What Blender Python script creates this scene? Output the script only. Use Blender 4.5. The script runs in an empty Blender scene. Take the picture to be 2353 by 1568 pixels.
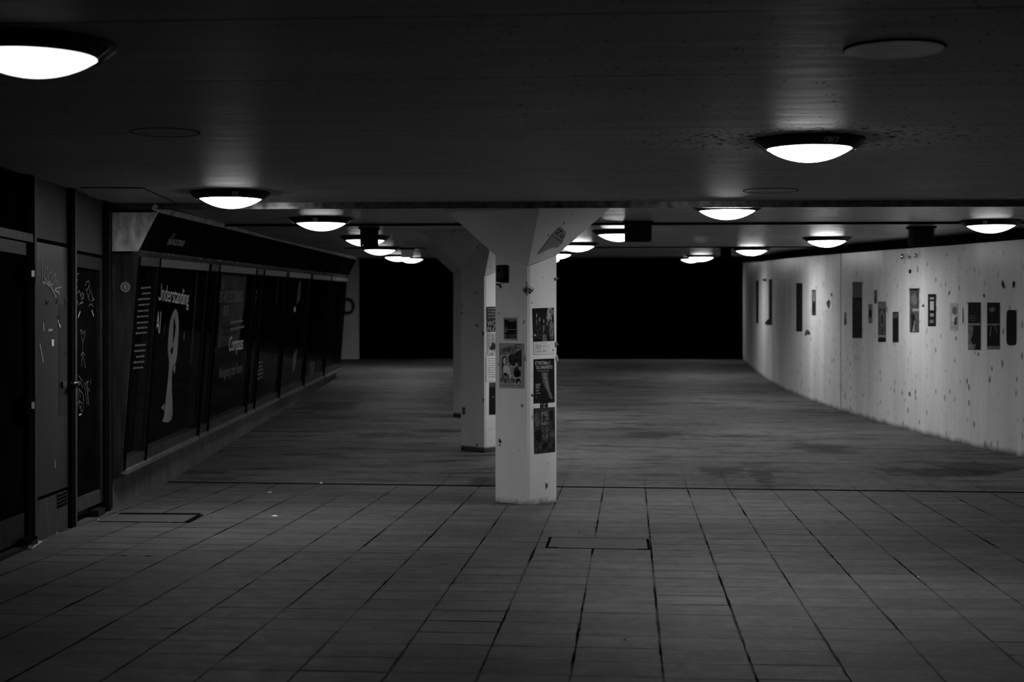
import bpy, math, random
from mathutils import Vector
random.seed(7)
SC = bpy.context.scene
COL = SC.collection

# ------------------------------------------------------------------ camera
F = 3500.0                       # focal length in pixels of the 2353 px wide frame
CX, CY = 1176.5, 784.0
EYE = Vector((0, 0, 1.49))
PSI, THE = 0.0777, 0.00514
FWD = Vector((-math.sin(PSI) * math.cos(THE), math.cos(PSI) * math.cos(THE), -math.sin(THE)))
RGT = Vector((math.cos(PSI), math.sin(PSI), 0))
UPV = RGT.cross(FWD)

def ray(px, py):
    return FWD + RGT * ((px - CX) / F) + UPV * ((CY - py) / F)

# ------------------------------------------------------------------ height profiles of the passage (a ramp rises beyond the joint)
def lerp_table(tab, y):
    if y <= tab[0][0]:
        return tab[0][1]
    for (a, va), (b, vb) in zip(tab, tab[1:]):
        if y <= b:
            return va + (vb - va) * (y - a) / (b - a)
    return tab[-1][1]
FLOOR_T = [(-6, 0), (14.9, 0), (37.2, 0.85), (37.5, 0.85), (42, -1.6), (75, -1.6)]
CEIL_T = [(-6, 2.6), (13.2, 2.6), (15.2, 2.63), (19.25, 2.71), (24.2, 2.85), (30.8, 3.06), (37.3, 3.34)]
def zf(y): return lerp_table(FLOOR_T, y)
def zc(y): return lerp_table(CEIL_T, y)

def hit(px, py, fn, off=0.0):
    """point where the sight line through a measured image point meets the surface z = fn(y) + off"""
    d = ray(px, py)
    t = 1.0
    prev = None
    lo, hi = 2.0, 70.0
    g = lambda t: (EYE.z + d.z * t) - (fn(d.y * t) + off)
    s0 = g(lo)
    n = 1400
    for i in range(1, n + 1):
        t1 = lo + (hi - lo) * i / n
        if g(t1) * s0 <= 0:
            a, b = lo + (hi - lo) * (i - 1) / n, t1
            for _ in range(40):
                m = (a + b) / 2
                if g(m) * s0 > 0: a = m
                else: b = m
            return EYE + d * a
    return EYE + d * hi
def on_floor(px, py, off=0.0): return hit(px, py, zf, off)
def on_ceil(px, py, off=0.0): return hit(px, py, zc, off)

class Plane:
    def __init__(self, o, u, v):
        self.o = Vector(o); self.u = Vector(u).normalized()
        v = Vector(v); v = v - self.u * v.dot(self.u); self.v = v.normalized()
        self.n = self.u.cross(self.v)
        if self.n.dot(EYE - self.o) < 0: self.n = -self.n
    def at(self, px, py, off=0.0):
        d = ray(px, py)
        o = self.o + self.n * off
        return EYE + d * ((o - EYE).dot(self.n) / d.dot(self.n))
    def uv(self, px, py, off=0.0):
        p = self.at(px, py, off) - self.o
        return p.dot(self.u), p.dot(self.v)
    def pt(self, a, b, off=0.0):
        return self.o + self.u * a + self.v * b + self.n * off

# ------------------------------------------------------------------ materials
MATS = {}
def mat(name, v, rough=0.6, metal=0.0, spec=0.5, noise=None, bump=None, coat=0.0):
    m = bpy.data.materials.new(name); m.use_nodes = True
    nt = m.node_tree; b = nt.nodes['Principled BSDF']
    b.inputs['Base Color'].default_value = (v, v, v, 1)
    b.inputs['Roughness'].default_value = rough
    b.inputs['Metallic'].default_value = metal
    b.inputs['Specular IOR Level'].default_value = spec
    b.inputs['Coat Weight'].default_value = coat
    tc = nt.nodes.new('ShaderNodeNewGeometry')
    if noise:
        sc, amt, stretch = noise
        mp = nt.nodes.new('ShaderNodeMapping'); mp.inputs['Scale'].default_value = stretch
        nt.links.new(tc.outputs['Position'], mp.inputs['Vector'])
        n = nt.nodes.new('ShaderNodeTexNoise'); n.inputs['Scale'].default_value = sc; n.inputs['Detail'].default_value = 5
        nt.links.new(mp.outputs[0], n.inputs['Vector'])
        r = nt.nodes.new('ShaderNodeMapRange')
        r.inputs[1].default_value = 0.3; r.inputs[2].default_value = 0.7
        r.inputs[3].default_value = v * (1 - amt); r.inputs[4].default_value = v * (1 + amt)
        nt.links.new(n.outputs[0], r.inputs[0])
        nt.links.new(r.outputs[0], b.inputs['Base Color'])
    if bump:
        sc, st = bump
        n = nt.nodes.new('ShaderNodeTexNoise'); n.inputs['Scale'].default_value = sc; n.inputs['Detail'].default_value = 4
        nt.links.new(tc.outputs['Position'], n.inputs['Vector'])
        bp = nt.nodes.new('ShaderNodeBump'); bp.inputs['Strength'].default_value = st; bp.inputs['Distance'].default_value = 0.01
        nt.links.new(n.outputs[0], bp.inputs['Height']); nt.links.new(bp.outputs[0], b.inputs['Normal'])
    MATS[name] = m
    return m

class NT:
    """small helper to write node graphs"""
    def __init__(self, m):
        m.use_nodes = True
        self.t = m.node_tree; self.b = self.t.nodes['Principled BSDF']
    def node(self, typ, **kw):
        n = self.t.nodes.new(typ)
        for k, v in kw.items(): setattr(n, k, v)
        return n
    def put(self, sock, v):
        if hasattr(v, 'is_output'): self.t.links.new(v, sock)
        else: sock.default_value = v
    def math(self, op, a, b=None, c=None, clamp=False):
        n = self.node('ShaderNodeMath', operation=op, use_clamp=clamp)
        self.put(n.inputs[0], a)
        if b is not None: self.put(n.inputs[1], b)
        if c is not None: self.put(n.inputs[2], c)
        return n.outputs[0]
    def pos(self):
        return self.node('ShaderNodeNewGeometry').outputs['Position']
    def xyz(self, v):
        n = self.node('ShaderNodeSeparateXYZ'); self.put(n.inputs[0], v); return n.outputs
    def comb(self, x, y, z):
        n = self.node('ShaderNodeCombineXYZ')
        for i, q in enumerate((x, y, z)): self.put(n.inputs[i], q)
        return n.outputs[0]
    def scale(self, v, s):
        n = self.node('ShaderNodeMapping'); self.put(n.inputs['Vector'], v); n.inputs['Scale'].default_value = s; return n.outputs[0]
    def noise(self, v, sc, det=4, rough=0.55):
        n = self.node('ShaderNodeTexNoise'); self.put(n.inputs['Vector'], v)
        n.inputs['Scale'].default_value = sc; n.inputs['Detail'].default_value = det; n.inputs['Roughness'].default_value = rough
        return n.outputs[0]
    def voronoi(self, v, sc):
        n = self.node('ShaderNodeTexVoronoi', voronoi_dimensions='2D'); self.put(n.inputs['Vector'], v); n.inputs['Scale'].default_value = sc
        return n.outputs
    def rng(self, v, a, b, c, d):
        n = self.node('ShaderNodeMapRange'); self.put(n.inputs[0], v)
        for i, q in enumerate((a, b, c, d)): self.put(n.inputs[1 + i], q)
        return n.outputs[0]
    def bump(self, h, st, dist):
        n = self.node('ShaderNodeBump'); self.put(n.inputs['Height'], h)
        n.inputs['Strength'].default_value = st; n.inputs['Distance'].default_value = dist
        self.put(self.b.inputs['Normal'], n.outputs[0])
    def base(self, v): self.put(self.b.inputs['Base Color'], v)

def line_mask(g, coord, period, phase, width):
    """1 on a thin line every PERIOD metres"""
    q = g.math('DIVIDE', g.math('SUBTRACT', coord, phase), period)
    fr = g.math('FRACT', g.math('ADD', q, 0.5))
    d = g.math('MULTIPLY', g.math('ABSOLUTE', g.math('SUBTRACT', fr, 0.5)), period)
    return g.rng(d, g.math('MULTIPLY', width, 0.5), width, 1.0, 0.0)

# floor: rows of 40 x 30 cm slabs before the joint, worn screed with stains beyond it
FLOOR_V = 0.070
m = bpy.data.materials.new('floor_slabs'); MATS['floor'] = m; g = NT(m)
P = g.pos(); x, y, z = g.xyz(P)
wob = g.math('MULTIPLY', g.math('SUBTRACT', g.noise(g.scale(P, (3, 1, 1)), 6.0, 5), 0.5), 0.012)
xw = g.math('ADD', x, wob)
yv = g.math('ADD', y, g.math('MULTIPLY', x, 0.012))
colid = g.math('FLOOR', g.math('DIVIDE', g.math('SUBTRACT', x, 0.141), 0.4))
wn = g.node('ShaderNodeTexWhiteNoise', noise_dimensions='1D'); g.put(wn.inputs['W'], colid)
yv = g.math('ADD', yv, g.math('MULTIPLY', g.math('SUBTRACT', wn.outputs[0], 0.5), 0.035))
wl = g.rng(g.noise(g.scale(P, (2.5, 1.1, 1)), 1.6, 6, 0.7), 0.42, 0.72, 0.0055, 0.016)
L1 = line_mask(g, xw, 0.4, 0.141, wl)
L1 = g.math('MULTIPLY', L1, g.rng(g.noise(P, 0.9, 3), 0.38, 0.56, 0.45, 1.0))
rowid = g.math('FLOOR', g.math('DIVIDE', yv, 0.3))
wn2 = g.node('ShaderNodeTexWhiteNoise', noise_dimensions='2D'); g.put(wn2.inputs['Vector'], g.comb(colid, rowid, 0.0))
L2 = line_mask(g, yv, 0.3, 0.0, 0.014)
L2 = g.math('MULTIPLY', L2, g.math('POWER', g.rng(g.math('MULTIPLY', wn2.outputs[0], g.rng(g.noise(P, 1.7, 4), 0.35, 0.6, 0.55, 1.15)), 0.1, 1.0, 0.3, 1.0), 1.6))
near = g.rng(y, 14.75, 14.8, 1.0, 0.0)
fade1 = g.rng(y, 14.9, 17.0, 0.45, 0.05)
fade1 = g.math('MAXIMUM', near, fade1)
lines = g.math('MAXIMUM', g.math('MULTIPLY', L1, fade1), g.math('MULTIPLY', L2, g.math('MAXIMUM', near, g.rng(y, 15, 19, 0.3, 0.0))))
tile = g.rng(wn2.outputs[0], 0, 1, 0.90, 1.08)
tile = g.math('ADD', g.math('MULTIPLY', tile, near), g.math('SUBTRACT', 1.0, near))
gr = g.rng(g.noise(P, 26, 6, 0.7), 0.3, 0.7, 0.8, 1.18)
gr = g.math('MULTIPLY', gr, g.rng(g.noise(g.scale(P, (0.7, 1.3, 1)), 5.0, 6, 0.65), 0.3, 0.7, 0.8, 1.16))
big = g.rng(g.noise(g.scale(P, (0.6, 1.4, 1)), 0.9, 6, 0.6), 0.3, 0.7, 0.72, 1.2)
streak = g.rng(g.noise(g.scale(P, (0.7, 2.6, 1)), 1.5, 6, 0.65), 0.5, 0.64, 1.05, 0.34)
streak = g.math('ADD', g.math('MULTIPLY', streak, g.math('SUBTRACT', 1.0, near)), g.math('MULTIPLY', near, g.rng(streak, 0.4, 1.0, 0.86, 1.0)))
col = g.math('MULTIPLY', g.math('MULTIPLY', g.math('MULTIPLY', gr, big), g.math('MULTIPLY', tile, streak)), FLOOR_V)
# soaked dirt patches on the ramp
BN = g.math('MULTIPLY', g.math('SUBTRACT', g.noise(g.scale(P, (1.0, 0.8, 1)), 4.0, 4, 0.65), 0.5), 2.2)
def blot(cx, cy, rx, ry, amt):
    dx = g.math('DIVIDE', g.math('SUBTRACT', x, cx), rx); dy = g.math('DIVIDE', g.math('SUBTRACT', y, cy), ry)
    d = g.math('SQRT', g.math('ADD', g.math('MULTIPLY', dx, dx), g.math('MULTIPLY', dy, dy)))
    d = g.math('ADD', d, BN)
    return g.rng(d, 0.6, 1.0, amt * 0.7, 1.0)
BLOTS = []
for (px, py, rx, ry, amt) in ((1658, 1085, .28, .55, .5), (1752, 1095, .14, .75, .45), (2150, 1085, .75, .5, .4), (1500, 1000, .4, .5, .6),
                              (1880, 1030, .5, .6, .55), (2240, 1075, .5, .6, .5), (880, 1000, .5, .5, .6), (760, 935, .6, 1.0, .6), (1110, 1110, .18, .5, .5)):
    p = on_floor(px, py)
    BLOTS.append(blot(p.x, p.y, rx, ry, amt))
for bl in BLOTS: col = g.math('MULTIPLY', col, bl)
col = g.math('MULTIPLY', col, g.math('SUBTRACT', 1.0, g.math('MULTIPLY', lines, 0.93)))
cc = g.comb(col, col, col); g.base(cc)
g.put(g.b.inputs['Roughness'], g.rng(g.noise(P, 8, 4), 0.3, 0.7, 0.55, 0.7))
g.put(g.b.inputs['Specular IOR Level'], g.math('MULTIPLY', g.math('SUBTRACT', 1.0, lines), 0.05))
g.bump(g.math('SUBTRACT', g.math('MULTIPLY', g.noise(P, 60, 4), 0.25), lines), 0.15, 0.004)

# ceiling: grey semi-gloss paint on board-marked concrete, flaking around one lamp
CEIL_V = 0.38
m = bpy.data.materials.new('ceiling_paint'); MATS['ceiling'] = m; g = NT(m)
P = g.pos(); x, y, z = g.xyz(P)
LAMP13 = on_ceil(1860, 343, -0.055)
seams = None
for (px, py, w) in ((1176, 35, .02), (1900, 168, .008), (700, 302, .008), (540, 402, .008), (1000, 512, .05), (1500, 568, .06)):
    yy = on_ceil(px, py).y
    d = g.math('ABSOLUTE', g.math('SUBTRACT', g.math('ADD', y, g.math('MULTIPLY', g.math('SUBTRACT', g.noise(g.scale(P, (1, .2, 1)), 3, 3), 0.5), 0.03)), yy))
    s = g.rng(d, w * 0.4, w, 1.0, 0.0)
    seams = s if seams is None else g.math('MAXIMUM', seams, s)
s2 = line_mask(g, g.math('ADD', x, g.math('MULTIPLY', y, 0.25)), 1.25, 0.3, 0.006)
seams = g.math('MAXIMUM', seams, g.math('MULTIPLY', s2, g.rng(g.noise(P, 0.7, 3), 0.45, 0.6, 0.0, 0.45)))
dx = g.math('SUBTRACT', x, LAMP13.x); dy = g.math('SUBTRACT', y, LAMP13.y)
dl = g.math('SQRT', g.math('ADD', g.math('MULTIPLY', g.math('MULTIPLY', dx, dx), 0.30), g.math('MULTIPLY', dy, dy)))
cl = g.rng(dl, 0.15, 0.8, 1.0, 0.0)
vd = g.voronoi(g.comb(x, y, 0.0), 15)
jit = g.math('ADD', vd[0], g.math('MULTIPLY', g.math('SUBTRACT', g.noise(P, 60, 3), 0.5), 0.35))
sep = g.node('ShaderNodeSeparateColor'); g.put(sep.inputs[0], vd[1])
rr = g.math('ADD', g.math('MULTIPLY', cl, 0.44), g.rng(sep.outputs[0], 0.95, 1.0, 0.0, 0.22))
rr = g.math('MULTIPLY', rr, g.rng(sep.outputs[1], 0.35, 0.85, 0.35, 1.1))
rr = g.math('MULTIPLY', rr, g.rng(x, -1.2, -0.5, 0.25, 1.0))
chips = g.rng(g.math('SUBTRACT', jit, rr), -0.07, 0.0, 1.0, 0.0)
vb = g.voronoi(g.comb(x, y, 3.0), 34)
sep2 = g.node('ShaderNodeSeparateColor'); g.put(sep2.inputs[0], vb[1])
small = g.rng(g.math('SUBTRACT', vb[0], g.math('MULTIPLY', g.rng(sep2.outputs[0], 0.90, 1.0, 0.0, 0.40), g.rng(x, -2.5, 0, 0.5, 1.0))), -0.08, 0.0, 1.0, 0.0)
chips = g.math('MAXIMUM', chips, g.math('MULTIPLY', small, 0.9))
fl = g.rng(g.noise(g.scale(P, (0.35, 6, 1)), 2.2, 6, 0.6), 0.3, 0.7, 0.84, 1.14)
bg = g.rng(g.noise(P, 0.6, 4), 0.3, 0.7, 0.85, 1.12)
col = g.math('MULTIPLY', g.math('MULTIPLY', fl, bg), CEIL_V)
col = g.math('MULTIPLY', col, g.math('SUBTRACT', 1.0, g.math('MULTIPLY', seams, 0.8)))
col = g.math('MULTIPLY', col, g.math('SUBTRACT', 1.0, g.math('MULTIPLY', chips, 0.9)))
g.base(g.comb(col, col, col))
g.put(g.b.inputs['Roughness'], g.math('ADD', g.rng(g.noise(g.scale(P, (0.5, 5, 1)), 3, 5), 0.3, 0.7, 0.44, 0.56), g.math('ADD', g.math('MULTIPLY', chips, 0.4), g.rng(y, 12.7, 12.9, 0.0, -0.2))))
g.put(g.b.inputs['Specular IOR Level'], g.math('MULTIPLY', g.rng(y, 12.7, 12.9, 0.09, 0.6), g.math('SUBTRACT', 1.0, chips)))
hh = g.math('ADD', g.math('MULTIPLY', g.noise(g.scale(P, (0.25, 9, 1)), 4, 5, 0.6), 0.5), g.math('MULTIPLY', g.noise(P, 5, 3), 0.5))
g.bump(g.math('SUBTRACT', hh, g.math('MULTIPLY', chips, 0.5)), 0.28, 0.006)

# right wall: white gloss paint over vertical board marks, chipped and marked
m = bpy.data.materials.new('wall_paint'); MATS['wall'] = m; g = NT(m)
P = g.pos(); x, y, z = g.xyz(P)
vert = g.noise(g.scale(P, (1, 1, 0.05)), 3.0, 5, 0.6)
st = g.rng(vert, 0.3, 0.7, 0.84, 1.08)
sw = g.math('ADD', y, g.math('MULTIPLY', x, 0.6))
v1 = g.voronoi(g.comb(sw, g.math('MULTIPLY', z, 0.62), 0.0), 4.2)
sp = g.node('ShaderNodeSeparateColor'); g.put(sp.inputs[0], v1[1])
jit = g.math('ADD', v1[0], g.math('MULTIPLY', g.math('SUBTRACT', g.noise(P, 38, 5, 0.7), 0.5), 0.45))
ch = g.rng(g.math('SUBTRACT', jit, g.rng(sp.outputs[0], 0.5, 1.0, 0.0, 0.13)), -0.03, 0.0, 1.0, 0.0)
v2 = g.voronoi(g.comb(sw, g.math('MULTIPLY', z, 0.5), 0.0), 9.0)
sp2 = g.node('ShaderNodeSeparateColor'); g.put(sp2.inputs[0], v2[1])
jit2 = g.math('ADD', v2[0], g.math('MULTIPLY', g.math('SUBTRACT', g.noise(P, 60, 4, 0.7), 0.5), 0.45))
ch2 = g.rng(g.math('SUBTRACT', jit2, g.rng(sp2.outputs[0], 0.5, 1.0, 0.0, 0.20)), -0.03, 0.0, 1.0, 0.0)
den = g.rng(g.noise(P, 1.1, 3), 0.4, 0.6, 0.4, 1.0)
ch = g.math('MULTIPLY', g.math('MAXIMUM', g.math('MULTIPLY', ch, 0.95), g.math('MULTIPLY', ch2, 0.9)), den)
rel = g.math('SUBTRACT', z, g.rng(y, 14.9, 37.2, 0.0, 0.85))
dirt = g.rng(g.math('ADD', rel, g.math('MULTIPLY', g.math('SUBTRACT', g.noise(g.scale(P, (2, 2, 0.4)), 2.5, 5), 0.5), 0.12)), 0.0, 0.07, 0.2, 1.0)
scr = g.rng(g.noise(g.scale(P, (1, 1, 0.35)), 1.3, 6, 0.62), 0.35, 0.65, 0.86, 1.05)
pl = line_mask(g, y, 0.72, 0.2, 0.007)
col = g.math('MULTIPLY', g.math('MULTIPLY', st, scr), g.math('MULTIPLY', dirt, 0.62))
col = g.math('MULTIPLY', col, g.math('SUBTRACT', 1.0, g.math('MULTIPLY', ch, 0.8)))
col = g.math('MULTIPLY', col, g.math('SUBTRACT', 1.0, g.math('MULTIPLY', pl, 0.22)))
jy = WJ = None
g.base(g.comb(col, col, col))
g.b.inputs['Roughness'].default_value = 0.36
g.b.inputs['Specular IOR Level'].default_value = 0.4
g.bump(g.math('ADD', vert, g.math('MULTIPLY', g.noise(P, 4, 3), 0.3)), 0.25, 0.01)

# pillar paint
m = bpy.data.materials.new('pillar_paint'); MATS['pillar'] = m; g = NT(m)
P = g.pos(); x, y, z = g.xyz(P)
v1 = g.voronoi(g.comb(g.math('ADD', y, g.math('MULTIPLY', x, 1.3)), g.math('MULTIPLY', z, 0.7), 0.0), 9.0)
sp = g.node('ShaderNodeSeparateColor'); g.put(sp.inputs[0], v1[1])
jit = g.math('ADD', v1[0], g.math('MULTIPLY', g.math('SUBTRACT', g.noise(P, 40, 4), 0.5), 0.3))
ch = g.rng(g.math('SUBTRACT', jit, g.rng(sp.outputs[0], 0.74, 1.0, 0.0, 0.14)), -0.04, 0.0, 1.0, 0.0)
st = g.rng(g.noise(g.scale(P, (1, 1, 0.3)), 2.2, 6, 0.6), 0.3, 0.7, 0.86, 1.08)
relb = g.math('SUBTRACT', z, g.rng(y, 14.9, 37.2, 0.0, 0.85))
band = g.math('MULTIPLY', g.rng(y, 15.5, 15.6, 0.0, 1.0), g.rng(relb, 0.05, 0.07, 0.9, 0.0))
dirt = g.rng(g.math('ADD', relb, g.math('MULTIPLY', g.math('SUBTRACT', g.noise(P, 14, 5), 0.5), 0.14)), -0.02, 0.05, 0.25, 1.0)
col = g.math('MULTIPLY', g.math('MULTIPLY', g.math('MULTIPLY', st, dirt), g.math('SUBTRACT', 1.0, band)), 0.62)
col = g.math('MULTIPLY', col, g.math('SUBTRACT', 1.0, g.math('MULTIPLY', ch, 0.72)))
g.base(g.comb(col, col, col)); g.b.inputs['Roughness'].default_value = 0.5
g.bump(g.noise(P, 12, 4), 0.12, 0.006)

mat('steel_dark', 0.02, 0.35, 0.6, noise=(20, 0.5, (1, 1, 1)))
mat('strip_metal', 0.2, 0.25, 0.9, noise=(14, 0.6, (1, 1, 1)))
mat('black', 0.004, 0.6, spec=0.0)
mat('rubber', 0.006, 0.9, spec=0.0)
mat('frame_black', 0.004, 0.6, spec=0.0)
mat('frame_dark', 0.010, 0.5, 0.0, spec=0.1, noise=(12, 0.4, (1, 1, 1)))
mat('frame_grey', 0.038, 0.5, 0.0, spec=0.1, noise=(9, 0.3, (1, 1, 1)))
mat('frame_light', 0.11, 0.5, 0.0, spec=0.25, noise=(9, 0.3, (1, 1, 1)))
mat('door_metal', 0.003, 0.4, spec=0.0, noise=(3, 0.4, (1, 1, 1)))
mat('panel_grey', 0.026, 0.32, 0.0, spec=0.25, noise=(2.5, 0.2, (1, 1, 0.4)))
mat('transom_grey', 0.02, 0.45, 0.0, spec=0.1, noise=(4, 0.25, (1, 1, 0.3)))
mat('kick_panel', 0.03, 0.6, 0.0, spec=0.2, noise=(9, 0.6, (3, 3, 0.25)))
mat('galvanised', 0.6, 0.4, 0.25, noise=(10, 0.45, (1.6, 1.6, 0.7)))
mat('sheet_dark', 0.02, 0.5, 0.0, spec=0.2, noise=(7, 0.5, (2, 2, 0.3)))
mat('plinth', 0.055, 0.8, noise=(3, 0.4, (2, 2, 0.5)))
mat('fascia', 0.006, 0.6, spec=0.0)
mat('plaster_dim', 0.6, 0.8, noise=(2, 0.15, (1, 1, 0.4)))
mat('plaster_dark', 0.03, 0.8, noise=(4, 0.5, (1, 1, 1)))
mat('case_back', 0.004, 0.6, spec=0.0)
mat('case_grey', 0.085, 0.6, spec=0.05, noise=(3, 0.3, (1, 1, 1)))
mat('edge_light', 0.34, 0.6, spec=0.1, noise=(6, 0.5, (1, 1, 1)))
m = bpy.data.materials.new('chipped_edge'); MATS['chipped_edge'] = m; g = NT(m)
c_ = g.rng(g.noise(g.pos(), 11, 6, 0.75), 0.56, 0.6, 0.02, 0.8); g.base(g.comb(c_, c_, c_)); g.b.inputs['Roughness'].default_value = 0.6
mat('case_text', 0.6, 0.6)
mat('case_text_dim', 0.13, 0.6)
mat('spoon_print', 0.34, 0.55, noise=(9, 0.2, (1, 1, 0.4)))
mat('housing', 0.006, 0.5, spec=0.12)
mat('clip_metal', 0.6, 0.3, 0.9)
mat('plate', 0.4, 0.5)
mat('paper', 0.55, 0.8, spec=0.12, noise=(20, 0.06, (1, 1, 1)))
mat('paper_grey', 0.34, 0.8, spec=0.12, noise=(20, 0.08, (1, 1, 1)))
mat('paper_dim', 0.24, 0.8, spec=0.12)
mat('ink_black', 0.012, 0.8, spec=0.03)
mat('ink_dark', 0.03, 0.8, spec=0.03, noise=(30, 0.7, (1, 1, 1)))
mat('ink_mid', 0.12, 0.8, spec=0.12, noise=(30, 0.5, (1, 1, 1)))
mat('ink_soft', 0.06, 0.8, spec=0.03, noise=(18, 0.6, (1, 1, 1)))
mat('ink_grey', 0.25, 0.8, spec=0.12, noise=(35, 0.45, (1, 1, 1)))
mat('ink_light', 0.48, 0.8, spec=0.12)
mat('photo_dark', 0.022, 0.8, spec=0.03, noise=(45, 0.95, (1, 1, 1)))
mat('photo_noise', 0.10, 0.8, spec=0.12, noise=(28, 0.95, (1, 1, 1)))
mat('graffiti', 0.40, 0.5)
mat('graffiti_dim', 0.15, 0.45)
mat('chrome', 0.7, 0.12, 1.0)
mat('leaf', 0.05, 0.7)
mat('ring_dark', 0.02, 0.4)
mat('mesh_wire', 0.04, 0.6, spec=0.05)
mat('hatch_plate', 0.058, 0.7, spec=0.1, noise=(26, 0.2, (1, 1, 1)))
mat('cover_plate', 0.34, 0.36, spec=0.3, noise=(6, 0.1, (1, 1, 1)))

# glass: clear pane with a real fresnel reflection
def glass_mat(name, tint, rough):
    m = bpy.data.materials.new(name); m.use_nodes = True; t = m.node_tree; t.nodes.clear()
    o = t.nodes.new('ShaderNodeOutputMaterial'); mx = t.nodes.new('ShaderNodeMixShader')
    geo = t.nodes.new('ShaderNodeNewGeometry')
    dt = t.nodes.new('ShaderNodeVectorMath'); dt.operation = 'DOT_PRODUCT'
    t.links.new(geo.outputs['Normal'], dt.inputs[0]); t.links.new(geo.outputs['Incoming'], dt.inputs[1])
    def mm(op, x_, y_):
        n_ = t.nodes.new('ShaderNodeMath'); n_.operation = op
        for k_, q_ in enumerate((x_, y_)):
            if hasattr(q_, 'is_output'): t.links.new(q_, n_.inputs[k_])
            elif q_ is not None: n_.inputs[k_].default_value = q_
        return n_.outputs[0]
    ca = mm('ABSOLUTE', dt.outputs['Value'], None)
    fz = mm('ADD', mm('MULTIPLY', mm('POWER', mm('SUBTRACT', 1.0, ca), 5.0), 0.14), 0.02)      # Schlick reflectance of the pane
    fz = mm('MULTIPLY', fz, mm('SUBTRACT', 1.0, geo.outputs['Backfacing']))
    tr = t.nodes.new('ShaderNodeBsdfTransparent'); tr.inputs['Color'].default_value = (tint, tint, tint, 1)
    gl = t.nodes.new('ShaderNodeBsdfGlossy'); gl.inputs['Roughness'].default_value = rough; gl.inputs['Color'].default_value = (1, 1, 1, 1)
    t.links.new(fz, mx.inputs[0]); t.links.new(tr.outputs[0], mx.inputs[1]); t.links.new(gl.outputs[0], mx.inputs[2]); t.links.new(mx.outputs[0], o.inputs[0])
    MATS[name] = m
glass_mat('glass', 0.9, 0.03)

LAMP_L = 105.0
for nm_, st_ in (('lamp', LAMP_L), ('lamp_left', LAMP_L * .24), ('lamp_half', LAMP_L * .26), ('lamp_far', LAMP_L * .45), ('lamp_weak', LAMP_L * .06)):      # the lamps differ in output
    m = bpy.data.materials.new(nm_ + '_glass'); m.use_nodes = True; t = m.node_tree; t.nodes.clear()
    o = t.nodes.new('ShaderNodeOutputMaterial'); e = t.nodes.new('ShaderNodeEmission')
    e.inputs['Color'].default_value = (1, 1, 1, 1)
    # a reflector behind the opal glass: the fitting throws most of its light downwards
    gi = t.nodes.new('ShaderNodeNewGeometry'); sx = t.nodes.new('ShaderNodeSeparateXYZ'); t.links.new(gi.outputs['Incoming'], sx.inputs[0])
    mr = t.nodes.new('ShaderNodeMapRange'); t.links.new(sx.outputs[2], mr.inputs[0])
    for k_, q_ in enumerate((0.0, -1.0, st_ * 0.16, st_)): mr.inputs[1 + k_].default_value = q_
    t.links.new(mr.outputs[0], e.inputs['Strength'])
    t.links.new(e.outputs[0], o.inputs[0]); MATS[nm_] = m

# ------------------------------------------------------------------ mesh builder
TEXTS = {}
def glyphs(s):
    """flat outlines of a line of lettering, scaled to the unit square"""
    if s in TEXTS: return TEXTS[s]
    cu = bpy.data.curves.new('lettering', 'FONT'); cu.body = s; cu.resolution_u = 3
    ob = bpy.data.objects.new('lettering', cu); COL.objects.link(ob)
    bpy.context.view_layer.update()
    me = bpy.data.meshes.new_from_object(ob)
    vs = [(v.co.x, v.co.y) for v in me.vertices]; fs = [tuple(p.vertices) for p in me.polygons]
    bpy.data.objects.remove(ob); bpy.data.curves.remove(cu); bpy.data.meshes.remove(me)
    x0 = min(v[0] for v in vs); x1 = max(v[0] for v in vs); y0 = min(v[1] for v in vs); y1 = max(v[1] for v in vs)
    vs = [((a - x0) / (x1 - x0), (b - y0) / (y1 - y0)) for a, b in vs]
    TEXTS[s] = (vs, fs); return TEXTS[s]

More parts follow.
